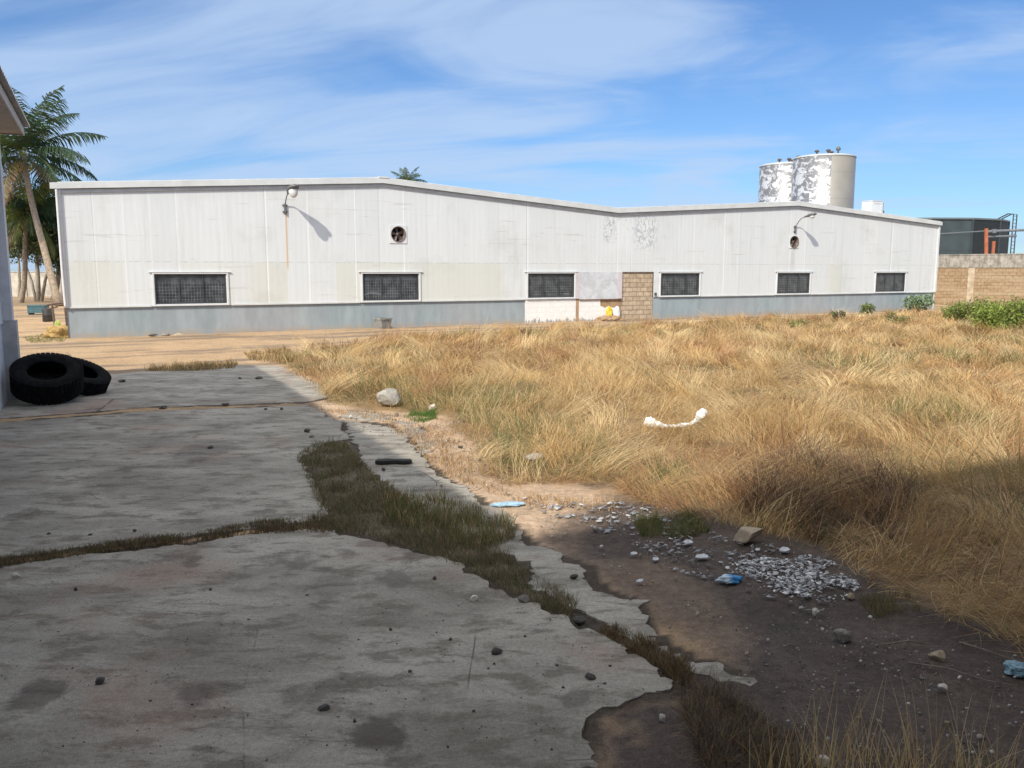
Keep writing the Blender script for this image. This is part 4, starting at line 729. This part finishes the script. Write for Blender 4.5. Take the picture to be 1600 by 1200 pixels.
# ================================================================== TYRES
def tyre_fn(t, b):
    p = t.coord(); n = t.noise(p, 9, 5, 0.6); t.put(b.inputs['Normal'], t.bump(n, 0.3, 0.01)); return t.mix(t.ramp(n, 0.4, 0.75), (0.006, 0.006, 0.007), (0.016, 0.015, 0.015))
M_TYRE = material('old_rubber', rough=0.9, fn=tyre_fn, spec=0.1)
def tyre(center, Rr, wd, nrm, label, spin=0.0):
    o = empty('tyre', center, 0, label, 'tyre', 'scrap tyres against the pale building')
    q = Vector(nrm).normalized().to_track_quat('Z', 'Y'); o.rotation_mode = 'QUATERNION'; o.rotation_quaternion = q
    hw = wd / 2; ri = Rr * 0.52
    P = [(ri, -hw * 0.72), (ri + 0.02, -hw * 0.86), (ri + 0.05, -hw * 0.92), (Rr * 0.74, -hw * 1.04), (Rr * 0.88, -hw * 0.98), (Rr * 0.955, -hw * 0.86), (Rr * 0.965, -hw * 0.4), (Rr * 0.965, hw * 0.4), (Rr * 0.955, hw * 0.86), (Rr * 0.88, hw * 0.98), (Rr * 0.74, hw * 1.04), (ri + 0.05, hw * 0.92), (ri + 0.02, hw * 0.86), (ri, hw * 0.72), (ri + 0.05, hw * 0.60), (Rr * 0.82, hw * 0.82), (Rr * 0.90, 0), (Rr * 0.82, -hw * 0.82), (ri + 0.05, -hw * 0.60)]
    MB().lathe(P, 64, closed=True).build('carcass', M_TYRE, o, True)
    m = MB(); n = 44
    for k in range(n):
        for sd in (-1, 1):
            M = Matrix.Rotation(2 * math.pi * (k + 0.25 * sd) / n, 4, 'Z'); m.box(Rr * 0.93, Rr * 0.984, -Rr * 0.056, Rr * 0.056, min(sd * hw * 0.06, sd * hw * 0.93), max(sd * hw * 0.06, sd * hw * 0.93), M @ Matrix.Rotation(0, 4, 'X'))
    m.build('tread', M_TYRE, o)
tyre(g(74, 591, 0.46), 0.63, 0.44, (0.24, -0.38, 0.92), 'largest black tyre leaning in the corner against the pale building')
tyre(g(126, 588, 0.36), 0.56, 0.32, (0.45, -0.1, 0.85), 'smaller black tyre propped behind the largest tyre, on its right')
tyre(g(80, 594, 0.16) + Vector((-0.05, 0.35, 0)), 0.50, 0.30, (0.02, 0.03, 1), 'black tyre lying flat behind the largest leaning tyre')
# ================================================================== FAR THINGS
def leafball(name, mat, centre, rad, n, size, cols, parent=None, clumps=14, hang=0.0):
    c = np.array(centre); r = np.array(rad); k = rng.normal(0, 1, (clumps, 3)); k /= np.linalg.norm(k, axis=1)[:, None]; k = c + k * r * (0.35 + 0.55 * rng.random((clumps, 1)))
    which = rng.integers(0, clumps, n); q = rng.normal(0, 1, (n, 3)) * r * 0.20 + k[which]
    d1 = rng.normal(0, 1, (n, 3)); d1[:, 2] -= hang; d1 /= np.linalg.norm(d1, axis=1)[:, None]; d2 = np.cross(d1, rng.normal(0, 1, (n, 3))); d2 /= np.linalg.norm(d2, axis=1)[:, None]
    s = size * (0.6 + 0.8 * rng.random((n, 1))); co = np.stack([q - d1 * s, q - d2 * s * 0.4, q + d1 * s, q + d2 * s * 0.4], 1).reshape(-1, 3)
    q[:, 2] = np.maximum(q[:, 2], 0.05); co[:, 2] = np.maximum(co[:, 2], 0.02)
    f = np.arange(n * 4).reshape(-1, 4); cs = pal(cols, n) * (0.8 + 0.5 * rng.random((clumps, 1)))[which]; return mesh_np(name, co, f, np.repeat(cs, 4, axis=0), mat, parent)
M_BARK = material('palm_bark', (0.30, 0.235, 0.17), 0.9, var=0.35, vscale=5); M_BARK2 = material('pale_bark', (0.34, 0.29, 0.23), 0.9, var=0.3, vscale=6)
PG, PG2, PY, PDEAD = (0.065, 0.105, 0.045), (0.040, 0.072, 0.035), (0.17, 0.19, 0.055), (0.19, 0.145, 0.075)
def palm(base, crown, rt, flen, nf, label, seed, hang=0.6, lean=0.0, droop=1.0, dead=3, nuts=True):
    r = random.Random(seed); base = Vector(base); cr = Vector(crown) - base; o = empty('palm_tree', base, 0, label, 'palm tree')
    P = []; k = 10
    for i in range(k + 1):
        f = i / k; P.append(Vector((cr.x * f ** 0.8, cr.y * f, cr.z * f)) + Vector((0.10 * math.sin(f * 6), 0, 0)))
    MB().tube(P, [rt * (1.55 if i == 0 else 1.1 - 0.35 * i / k) for i in range(k + 1)], 12).build('trunk', M_BARK, o, True)
    top = P[-1]; vs = []; fs = []; cl = []
    def quad4(a, b, c, d, col):
        n = len(vs); vs.extend([a, b, c, d]); fs.append((n, n + 1, n + 2, n + 3)); cl.extend([col] * 4)
    for j in range(nf):
        f = j / nf; az = j * 2.399 + r.uniform(-0.2, 0.2); el0 = R(80) - f * R(105) * droop; L = flen * r.uniform(0.82, 1.1); isd = j >= nf - dead
        col = PDEAD if isd else (PY if r.random() < 0.16 else (PG if r.random() < 0.55 else PG2)); el = el0; p = top.copy() + Vector((0, 0, 0.05)); nseg = 18; h = Vector((math.cos(az), math.sin(az), 0)); bend = R(r.uniform(55, 85)) * (0.7 + 0.5 * math.cos(el0) if el0 > 0 else 0.8); bend = min(bend, el0 + R(88))
        sidev = h.cross(Vector((0, 0, 1)))
        for s in range(nseg):
            q = s / nseg; a = el0 - bend * q ** 1.2; d = h * math.cos(a) + Vector((0, 0, math.sin(a))); p2 = p + d * (L / nseg); upn = sidev.cross(d).normalized(); rw = 0.035 * (1 - q) + 0.008
            quad4(p - sidev * rw, p + sidev * rw, p2 + sidev * rw * 0.9, p2 - sidev * rw * 0.9, tuple(c * 1.3 for c in PY)); 
            if s > 1:
                for sg in (-1, 1):
                    for e_ in (0.0, 0.33, 0.66):
                        b0 = p.lerp(p2, e_); ll = L * 0.26 * math.sin(math.pi * min(1, 0.16 + q * 0.88)) ** 0.7 * r.uniform(0.8, 1.15)
                        dd = (sidev * sg * 0.75 + d * 0.55 + upn * 0.15 + Vector((0, 0, -hang * r.uniform(0.4, 1.2)))).normalized(); wd = d * 0.028 * flen / 4.5 * 1.25; mid = b0 + dd * ll * 0.55; tip = b0 + (dd + Vector((0, 0, -0.35))).normalized() * ll
                        cc = tuple(c * r.uniform(0.75, 1.25) for c in col); quad4(b0 - wd, b0 + wd, mid + wd, mid - wd, cc); quad4(mid - wd, mid + wd, tip + wd * 0.2, tip - wd * 0.2, cc)
            p = p2
    mesh_np('crown', np.array([tuple(v) for v in vs]), np.array(fs), np.array(cl), M_LEAF, o)
    if nuts:
        m = MB()
        for j in range(16):
            c = top + Vector((r.gauss(0, 0.28), r.gauss(0, 0.28) - 0.1, -0.35 - 0.5 * r.random())); m.lathe([(0.0, -0.13), (0.08, -0.09), (0.11, 0), (0.08, 0.10), (0.0, 0.14)], 10, Matrix.Translation(c))
        m.build('coconuts', material('yellow_coconut', (0.42, 0.36, 0.06), 0.6, var=0.3), o, True)
palm(g(94, 478), at(38, 246, 62), 0.24, 6.4, 25, 'tall coconut palm leaning left behind the warehouse corner', 11)
palm(at(637, 440, 112), at(637, 288, 112), 0.25, 2.9, 22, 'distant palm showing only its crown above the warehouse ridge', 5, nuts=False)
palm(at(30, 480, 66), at(44, 330, 66), 0.2, 5.0, 30, 'shorter palm with long hanging fronds behind the leaning palm', 23, hang=1.2, droop=1.25, dead=3)
palm(at(84, 470, 72), at(96, 330, 72), 0.2, 4.0, 24, 'palm partly hidden behind the top left corner of the warehouse', 31, hang=1.1, droop=1.2, dead=6, nuts=False)
def trunked(base, trunks, crownc, crownr, label, n=9000, seed=0):
    o = empty('yard_tree', base, 0, label, 'tree'); m = MB()
    for (x, h, rad) in trunks: m.tube([(x * 0.15, 0, -0.1), (x * 0.4, 0.1, h * 0.35), (x * 0.8, 0.1, h * 0.7), (x * 1.3, 0, h)], [rad, rad * 0.85, rad * 0.7, rad * 0.4], 8)
    m.build('trunk', M_BARK2, o, True); leafball('crown', M_LEAF, crownc, crownr, n, 0.15, [(PG, 3), (PG2, 3), (PY, 1.2), (OLIVE, 1)], o, 16, 0.5)
trunked(g(60, 471), [(0.1, 5, 0.20), (1.6, 5, 0.14), (-1.2, 4.6, 0.12)], (0, 0.5, 6.0), (2.4, 2.2, 2.8), 'broad tree with several pale trunks in the far left yard')
trunked(g(30, 469), [(0.2, 4, 0.14), (0.9, 4.5, 0.12)], (-0.5, 0.5, 5.4), (2.0, 2.0, 2.6), 'dense yellow green tree beside the pale building edge')
trunked(g(98, 472), [(0.2, 4, 0.2)], (0.4, 0.5, 5.0), (2.2, 2.0, 3.4), 'dark bushy tree tucked against the warehouse end', 12000)
# far-left boundary wall
M_CREAM = material('stained_cream_render', (0.52, 0.47, 0.38), 0.9, var=0.35, vscale=0.8)
c0 = at(-60, 470, 82); o = empty('boundary_wall', (c0.x, c0.y, 0), 0, 'stained cream boundary wall beyond the trees at far left', 'wall'); MB().box(0, 26, 0, 0.2, -0.2, 2.35).build('wall_face', M_CREAM, o); MB().box(-0.03, 26.03, -0.05, 0.25, 2.355, 2.45).build('coping', M_GREYR, o)
m = MB()
for k in range(9): m.box(k * 3.1, k * 3.1 + 0.3, -0.10, -0.003, -0.2, 2.35)
m.build('pier', M_CREAM, o)
# bits in the left yard
M_TEAL = material('dull_teal_paint', (0.05, 0.11, 0.12), 0.6, var=0.2)
p = g(60, 491); o = empty('water_trough', p, 0, 'dull teal trough standing under the pale trunks', 'trough'); MB().box(-0.45, 0.5, -0.3, 0.3, 0.08, 0.5).build('tub', M_TEAL, o); 
for sx in (-0.4, 0.45): MB().box(sx - 0.04, sx + 0.04, -0.25, 0.25, -0.02, 0.079).build('foot', M_DARK, o)
MB().box(-0.5, 0.55, -0.33, 0.33, 0.501, 0.54).build('rim', material('teal_rim', (0.10, 0.16, 0.17), 0.6, var=0.2), o)
p = g(75, 502); o = MB().lathe([(0.0, 0.0), (0.22, 0.0), (0.24, 0.03), (0.23, 0.3), (0.24, 0.32), (0.23, 0.34), (0.235, 0.6), (0.22, 0.63), (0.0, 0.61)], 20).build('drum', material('black_drum', (0.03, 0.028, 0.025), 0.6, var=0.3), smooth=True); o.location = p; tag(o, 'small dark drum on the sandy yard left of the pipe frame', 'drum')
M_RUSTY = material('rusty_pipe', (0.10, 0.065, 0.05), 0.8, var=0.4, vscale=8)
p = g(88, 511); o = empty('pipe_barrier', p, 0.1, 'dark rusty pipe frame leaning beside the warehouse corner', 'barrier')
MB().tube([(-0.05, 0, 0), (-0.12, 0, 1.05)], 0.05, 8).build('post', M_RUSTY, o); MB().tube([(0.33, 0.3, 0), (0.30, 0.3, 1.1)], 0.045, 8).build('post', M_RUSTY, o); MB().tube([(-0.35, 0, 0.98), (0.6, 0.32, 1.12)], 0.045, 8).build('top_rail', M_RUSTY, o); MB().tube([(-0.32, 0, 0.8), (0.1, 0.05, 0.9)], 0.035, 8).build('brace', M_RUSTY, o)
MB().tube([(0.35, 0.3, 0.45), (0.62, 0.2, 0.2)], 0.04, 8).build('brace', M_RUSTY, o)
M_YEL = material('faded_yellow_paint', (0.36, 0.235, 0.08), 0.8, var=0.3, vscale=6)
crumple('ochre_bundle', g(93, 527), 0.46, 0.30, 0.30, 31, M_YEL, 'ochre bundle slumped at the foot of the left warehouse corner', 'bundle', 0.3)
crumple('lime_cloth', g(91, 524) + Vector((0, 0, 0.36)), 0.10, 0.09, 0.15, 33, material('lime_plastic', (0.36, 0.42, 0.10), 0.6, var=0.2), 'small lime green cloth on top of the ochre bundle', 'cloth')
patch('yard_grass', gp([(35, 528), (75, 520), (110, 522), (100, 534), (50, 536)]), 1500, 0.03, 0.09, [((0.20, 0.22, 0.08), 2), (OLIVE, 2)], 'faint green grass patch on the sand before the warehouse corner', 'grass')
# tub and rubbish by the warehouse
o = empty('tub', wl(12.15, -0.55, 0.0), WRZ + 0.3, 'grey tapered square tub standing against the plinth below the second window', 'tub')
M_TUB = material('dirty_grey_plastic', (0.25, 0.25, 0.23), 0.7, var=0.35, vscale=6)
def tub():
    m = MB(); a, b, t = 0.22, 0.29, 0.03; h = 0.44
    lo = [(-a, -a), (a, -a), (a, a), (-a, a)]; hi = [(-b, -b), (b, -b), (b, b), (-b, b)]; V = [(x, y, 0.0) for x, y in lo] + [(x, y, h) for x, y in hi] + [(x * 0.9, y * 0.9, h) for x, y in hi] + [(x * 0.9, y * 0.9, 0.05) for x, y in lo]
    F = [(3, 2, 1, 0), (12, 13, 14, 15)]
    for i in range(4): j = (i + 1) % 4; F += [(i, j, 4 + j, 4 + i), (4 + i, 4 + j, 8 + j, 8 + i), (8 + i, 8 + j, 12 + j, 12 + i)]
    return m.add(V, F)
tub().build('tub_body', M_TUB, o); m = MB(); rect = [(-0.32, -0.32), (0.32, -0.32), (0.32, 0.32), (-0.32, 0.32)]
m = MB(); m.box(-0.31, 0.31, -0.31, -0.292, 0.40, 0.46); m.box(-0.31, 0.31, 0.292, 0.31, 0.40, 0.46); m.box(-0.31, -0.292, -0.291, 0.291, 0.40, 0.46); m.box(0.292, 0.31, -0.291, 0.291, 0.40, 0.46); m.build('tub_rim', M_TUB, o)
crumple('yellow_bag', wl(24.35, -0.12, 0.22), 0.17, 0.12, 0.30, 21, material('yellow_plastic', (0.75, 0.50, 0.03), 0.45, var=0.15), 'bright yellow plastic bag against the broken whitewashed plinth', 'bag', WRZ)
crumple('white_bag', wl(24.78, -0.14, 0.18), 0.16, 0.12, 0.32, 22, M_SACK, 'crumpled white bag beside the yellow bag at the warehouse foot', 'bag', WRZ)
crumple('dirt_heap', wl(24.3, -0.25, -0.06), 0.75, 0.3, 0.22, 23, M_BROWN, 'small heap of brown rubble below the yellow bag', 'rubble', WRZ)
for u, lb_ in ((2.9, 'dark flat rubble left of the first window by the plinth'), (3.35, 'pale flat rubble beneath the first window by the plinth'), (3.85, 'brown flat rubble right of the pale piece by the plinth')):
    o = bpy.data.objects.new('rubble_piece', rock_mesh(0.24, 0.12, 0.06, int(u * 10))); o.data.materials.append(M_ST['grey' if u == 3.35 else 'tan' if u > 3.5 else 'dark']); COL.objects.link(o); o.location = wl(u, -0.35, -0.01); tag(o, lb_, 'rubble')
# ------------------------------------------------------------------ right: perimeter wall, tank, pipes, silos, rooftop unit
def pwall_fn(t, b):
    c = block_fn((0.33, 0.225, 0.13), (0.40, 0.285, 0.175), 0.46, 0.24, 0.02, 0.84)(t, b); p = t.coord(); u, v, z = t.sep(p)
    rows = t.noise(t.comb(t.m('MULTIPLY', u, 0.15), 0, t.m('MULTIPLY', z, 2.4)), 1.2, 3); return t.mix(t.m('MULTIPLY', t.ramp(rows, 0.42, 0.62), 0.45), c, (0.50, 0.40, 0.27))
M_PW = material('brown_block_wall', rough=0.92, fn=pwall_fn, spec=0.1)
def cop_fn(t, b):
    p = t.coord(); n = t.noise(p, 2.6, 6, 0.7); u, v, z = t.sep(p); d = t.noise(t.comb(t.m('MULTIPLY', u, 3), 0, t.m('MULTIPLY', z, 0.6)), 1.5, 4); return t.mix(t.ramp(t.m('ADD', t.m('MULTIPLY', n, .5), t.m('MULTIPLY', d, .5)), 0.38, 0.62), (0.20, 0.18, 0.15), (0.46, 0.42, 0.35))
M_COP = material('weathered_render', rough=0.9, fn=cop_fn)
A = at(1440, 470, 64); B = at(1760, 470, 54); A.z = B.z = 0; dirw = (B - A); Lw = dirw.length; rz = math.atan2(dirw.y, dirw.x)
o = empty('perimeter_wall', A, rz, 'tall brown block perimeter wall with a stained grey top band', 'wall')
MB().box(0, Lw, 0, 0.23, -0.2, 2.72).build('block_face', M_PW, o); MB().box(-0.02, Lw + 0.02, -0.03, 0.26, 2.723, 3.62).build('top_band', M_COP, o); 
m = MB(); m.box(-0.02, Lw + .02, -0.06, 0.29, 3.623, 3.70); m.build('coping', M_COP, o)
for s in (0.268, 0.62, 0.97): MB().box(Lw * s - 0.22, Lw * s + 0.22, -0.12, -0.003, -0.2, 2.70).build('pier', material('pale_pier_render', (0.50, 0.40, 0.28), 0.9, var=0.25, vscale=3), o)
def tank_fn(t, b):
    p = t.coord(); u, v, z = t.sep(p); n = t.noise(p, 0.9, 4, 0.5); c = t.scale((0.045, 0.062, 0.065), t.ramp(n, 0.3, 0.7, 0.85, 1.2))
    return t.mix(t.m('LESS_THAN', t.m('FRACT', t.m('DIVIDE', z, 1.45)), 0.035), c, (0.03, 0.04, 0.042))
M_TSEAM = material('tank_seam', (0.04, 0.055, 0.058), 0.6, var=0.1); TR = 10.4; vz = math.atan2(738, FOC); RX = Vector((math.cos(vz), -math.sin(vz), 0)); tc = at(1590, 470, 84); tc.z = 0; tc = tc - RX * (TR + 1.3)
o = empty('storage_tank', tc, -vz, 'dark green grey many sided panel tank behind the perimeter wall', 'tank'); tz = at(1592, 347, 84).z
V = [(TR * math.cos(q), TR * math.sin(q)) for q in np.arange(16) * math.pi / 8]
MB().prism(V, -0.1, tz).build('tank_shell', material('tank_green', rough=0.6, fn=tank_fn), o)
MB().prism([(x * 1.012, y * 1.012) for x, y in V], tz + 0.003, tz + 0.16).build('tank_rim', material('tank_rim_grey', (0.13, 0.16, 0.16), 0.6, var=0.1), o)
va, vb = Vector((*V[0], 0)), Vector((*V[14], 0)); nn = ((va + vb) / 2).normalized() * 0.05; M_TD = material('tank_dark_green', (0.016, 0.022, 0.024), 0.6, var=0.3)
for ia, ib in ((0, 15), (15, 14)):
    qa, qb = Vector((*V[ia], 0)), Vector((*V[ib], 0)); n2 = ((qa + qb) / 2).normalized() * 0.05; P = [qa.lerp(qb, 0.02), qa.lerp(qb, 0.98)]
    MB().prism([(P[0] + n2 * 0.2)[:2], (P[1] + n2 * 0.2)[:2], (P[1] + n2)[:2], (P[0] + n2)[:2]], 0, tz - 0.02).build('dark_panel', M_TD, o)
for x, y in V:
    MB().tube([(x * 1.004, y * 1.004, 0), (x * 1.004, y * 1.004, tz)], 0.09, 6).build('corner_post', M_TSEAM, o)
m = MB(); lp = vb.lerp(va, 0.82) + nn * 22; ld = (va - vb).normalized()
for dx_ in (-0.4, 0.4): q = lp + ld * dx_; m.tube([(q.x, q.y, 0.5), (q.x, q.y, tz + 0.7), (q.x - nn.x * 10, q.y - nn.y * 10, tz + 0.75), (q.x - nn.x * 36, q.y - nn.y * 36, tz + 0.1)], 0.06, 6)
for k in range(22):
    z = 0.8 + k * 0.35; q0 = lp - ld * 0.4; q1 = lp + ld * 0.4
    if z < tz + 0.6: m.tube([(q0.x, q0.y, z), (q1.x, q1.y, z)], 0.025, 5)
m.build('ladder', material('dark_ladder', (0.05, 0.06, 0.06), 0.5, var=0.1), o)
M_OR = material('orange_pipe_paint', (0.42, 0.13, 0.06), 0.7, var=0.25); M_GP = material('grey_pipe_paint', (0.16, 0.18, 0.19), 0.5, var=0.15)
p0 = at(1541, 470, 70); o = empty('pipe_rack', (p0.x, p0.y, 0), 0, 'orange standpipes joined by grey pipes in front of the tank', 'pipes')
def off(x, y, d=70): q = at(x, y, d); return (q.x - p0.x, q.y - p0.y, q.z)
MB().tube([(0, 0, 0), off(1541, 357)], 0.15, 10).build('standpipe', M_OR, o); q = off(1553, 377, 70.4); MB().tube([(q[0], q[1], 0), q], 0.13, 10).build('standpipe', M_OR, o)
MB().tube([off(1543, 362), off(1556, 361), off(1640, 358)], 0.11, 8).build('cross_pipe', M_GP, o); MB().tube([off(1543, 370, 70.2), off(1588, 368.5, 70.2)], 0.09, 8).build('cross_pipe', M_GP, o)
MB().tube([off(1450, 366.5, 76), off(1541, 361, 71)], 0.05, 6).build('thin_pipe', M_GP, o)
m = MB(); zc = off(1553, 361)[2]; m.tube([off(1553, 364), off(1553, 358)], 0.2, 10); m.build('valve', M_GP, o)
def silo_fn(seam, edge):
    def fn(t, b):
        p = t.coord(); x, y, z = t.sep(p); n = t.noise(t.comb(t.m('MULTIPLY', x, 0.9), y, t.m('MULTIPLY', z, 1.3)), 1.6, 7, 0.66, 0.6)
        c = t.scale((0.345, 0.32, 0.275), t.ramp(t.noise(p, 0.6, 3), 0.3, 0.7, 0.93, 1.06))
        paint = t.mix(t.ramp(n, 0.47, 0.50), (0.60, 0.60, 0.61), (0.20, 0.20, 0.205)); paint = t.mix(t.ramp(t.noise(p, 3.2, 5, .7), 0.56, 0.6), paint, (0.42, 0.42, 0.43))
        c = t.mix(t.m('LESS_THAN', t.m('ADD', x, t.m('MULTIPLY', t.noise(p, 2, 3), 0.25)), edge + 0.12), c, paint)
        ring = t.m('LESS_THAN', t.m('FRACT', t.m('DIVIDE', z, seam)), 0.02); t.put(b.inputs['Normal'], t.bump(n, 0.15, 0.03)); return t.mix(t.m('MULTIPLY', ring, 0.6), c, (0.24, 0.23, 0.21))
    return fn
def silo(px0, px1, py_top, d, label, edge):
    cx = (px0 + px1) / 2; c = at(cx, py_top, d); rad = (px1 - px0) / 2 / FOC * d; o = empty('silo', (c.x, c.y, 0), 0, label, 'silo', 'silos behind the warehouse'); h = c.z
    MB().lathe([(rad, 0), (rad, h), (rad * 0.985, h + 0.02)], 64).build('shell', material('silo_steel', rough=0.38, metal=0.45, fn=silo_fn(2.05, edge * rad)), o, True)
    MB().lathe([(rad * 1.012, h - 0.02), (rad * 1.012, h + 0.06), (rad * 0.9, h + 0.14), (0, h + 0.42)], 64).build('lid', material('silo_lid', (0.66, 0.66, 0.64), 0.5, 0.3, var=0.1), o)
    for ax_, ay_, hh in ((0.25, -0.55, 0.62), (-0.15, -0.75, 0.36), (-0.45, -0.55, 0.36), (0.05, -0.5, 0.3)):
        v = MB(); zx = h + 0.14; v.lathe([(0.07, 0), (0.07, hh * 0.5), (0.17, hh * 0.55), (0.19, hh * 0.8), (0.10, hh), (0, hh)], 12, Matrix.Translation((ax_ * rad, ay_ * rad, zx))); v.build('roof_vent', M_RUSTY if hh < 0.4 else M_LAMP, o, True)
silo(1242.5, 1333, 248, 70, 'nearer silo, bare beige steel on its right half, flaking white paint on its left', -0.12)
silo(1189.5, 1268, 260, 75, 'farther silo partly hidden behind the nearer one, with flaking white paint', 0.05)
o = empty('rooftop_unit', wl(46.2, 2.2, topz(46.2) - 0.05), WRZ, 'white boxy cooling unit standing on the right roof slope', 'cooling unit')
MB().box(-0.5, 0.5, -0.4, 0.4, 0.12, 1.12).build('casing', M_WHITE, o); MB().box(-0.52, 0.52, -0.42, 0.42, 1.123, 1.17).build('lid', M_FLASH, o); MB().box(0.503, 0.62, -0.35, 0.35, 0.15, 1.05).build('side_panel', M_GP, o)
MB().tube([(0.75, -0.3, 0.0), (0.75, -0.3, 0.5), (0.62, -0.3, 0.6)], 0.04, 6).build('pipe', M_GP, o)
for sx in (-0.42, 0.42): MB().box(sx - 0.05, sx + 0.05, -0.38, 0.38, -0.06, 0.118).build('leg', M_GP, o)
m = MB(); rect = (-0.36, 0.36, 0.25, 1.0); rect_ring(m, -0.36, 0.36, 0.25, 1.0, 0.03, -0.42, -0.403); m.build('louvre_frame', M_FLASH, o)
# shrubs at right
def shrub(x, y, hpx, wpx, cols, label, n=2600, size=0.09, name='shrub', airy=False):
    p = g(x, y); k = p.y / FOC; h = hpx * k; wd = wpx * k / 2; o = empty(name, p, 0, label, 'shrub' if name == 'shrub' else 'plant'); m = MB()
    for j in range(9): a = j * 0.7; r_ = random.uniform(0.3, 0.8); m.tube([(0, 0, -0.05), (wd * r_ * 0.5 * math.cos(a), wd * r_ * 0.5 * math.sin(a), h * 0.4), (wd * r_ * math.cos(a), wd * r_ * math.sin(a), h * random.uniform(0.6, 0.95))], [0.02, 0.015, 0.006], 5)
    m.build('stems', M_BARK2, o); leafball('foliage', M_LEAF, (0, 0, h * 0.5), (wd, wd * 0.8, h * 0.52), n, size, cols, o, 34 if not airy else 12, -0.5)
BR, BR2, SAGE = (0.23, 0.29, 0.06), (0.15, 0.20, 0.05), (0.22, 0.29, 0.19)
shrub(1562, 520, 50, 92, [(BR, 4), (BR2, 2)], 'bright green bush nearest the right edge', 5200, 0.06)
shrub(1506, 506, 40, 66, [(BR, 2), (BR2, 3), (OLIVE, 1)], 'green bush left of the bright bush beside the wall pier', 3400, 0.06)
shrub(1628, 522, 62, 70, [(BR, 3), (BR2, 3)], 'green bush cut by the right edge of the view', 3600, 0.06)
shrub(1436, 487, 26, 46, [(SAGE, 4), (BR2, 1)], 'pale grey green shrub at the right corner of the warehouse', 1600, 0.10)
shrub(1352, 492, 20, 28, [(SAGE, 1), (BR2, 2), (OLIVE, 1)], 'small flat topped plant before the plinth right of the fifth window', 700, 0.08, 'weed_plant', True)
shrub(1308, 503, 22, 24, [(GREEN, 2), (PURPLE, 2)], 'dark spindly weed at the grass edge below the fifth window', 420, 0.07, 'weed_plant', True)
shrub(1250, 515, 14, 44, [(BR2, 2), (OLIVE, 2)], 'low green growth in the dry grass before the right gable', 700, 0.06, 'weed_plant', True)
shrub(1400, 505, 18, 44, [(OLIVE, 3), (BR2, 1)], 'low olive plant in the grass before the last window', 700, 0.06, 'weed_plant', True)
shrub(108, 566, 16, 12, [(PURPLE, 3), (GREEN, 1)], 'small dark leafy weed sprouting behind the tyres', 160, 0.035, 'weed_plant', True)
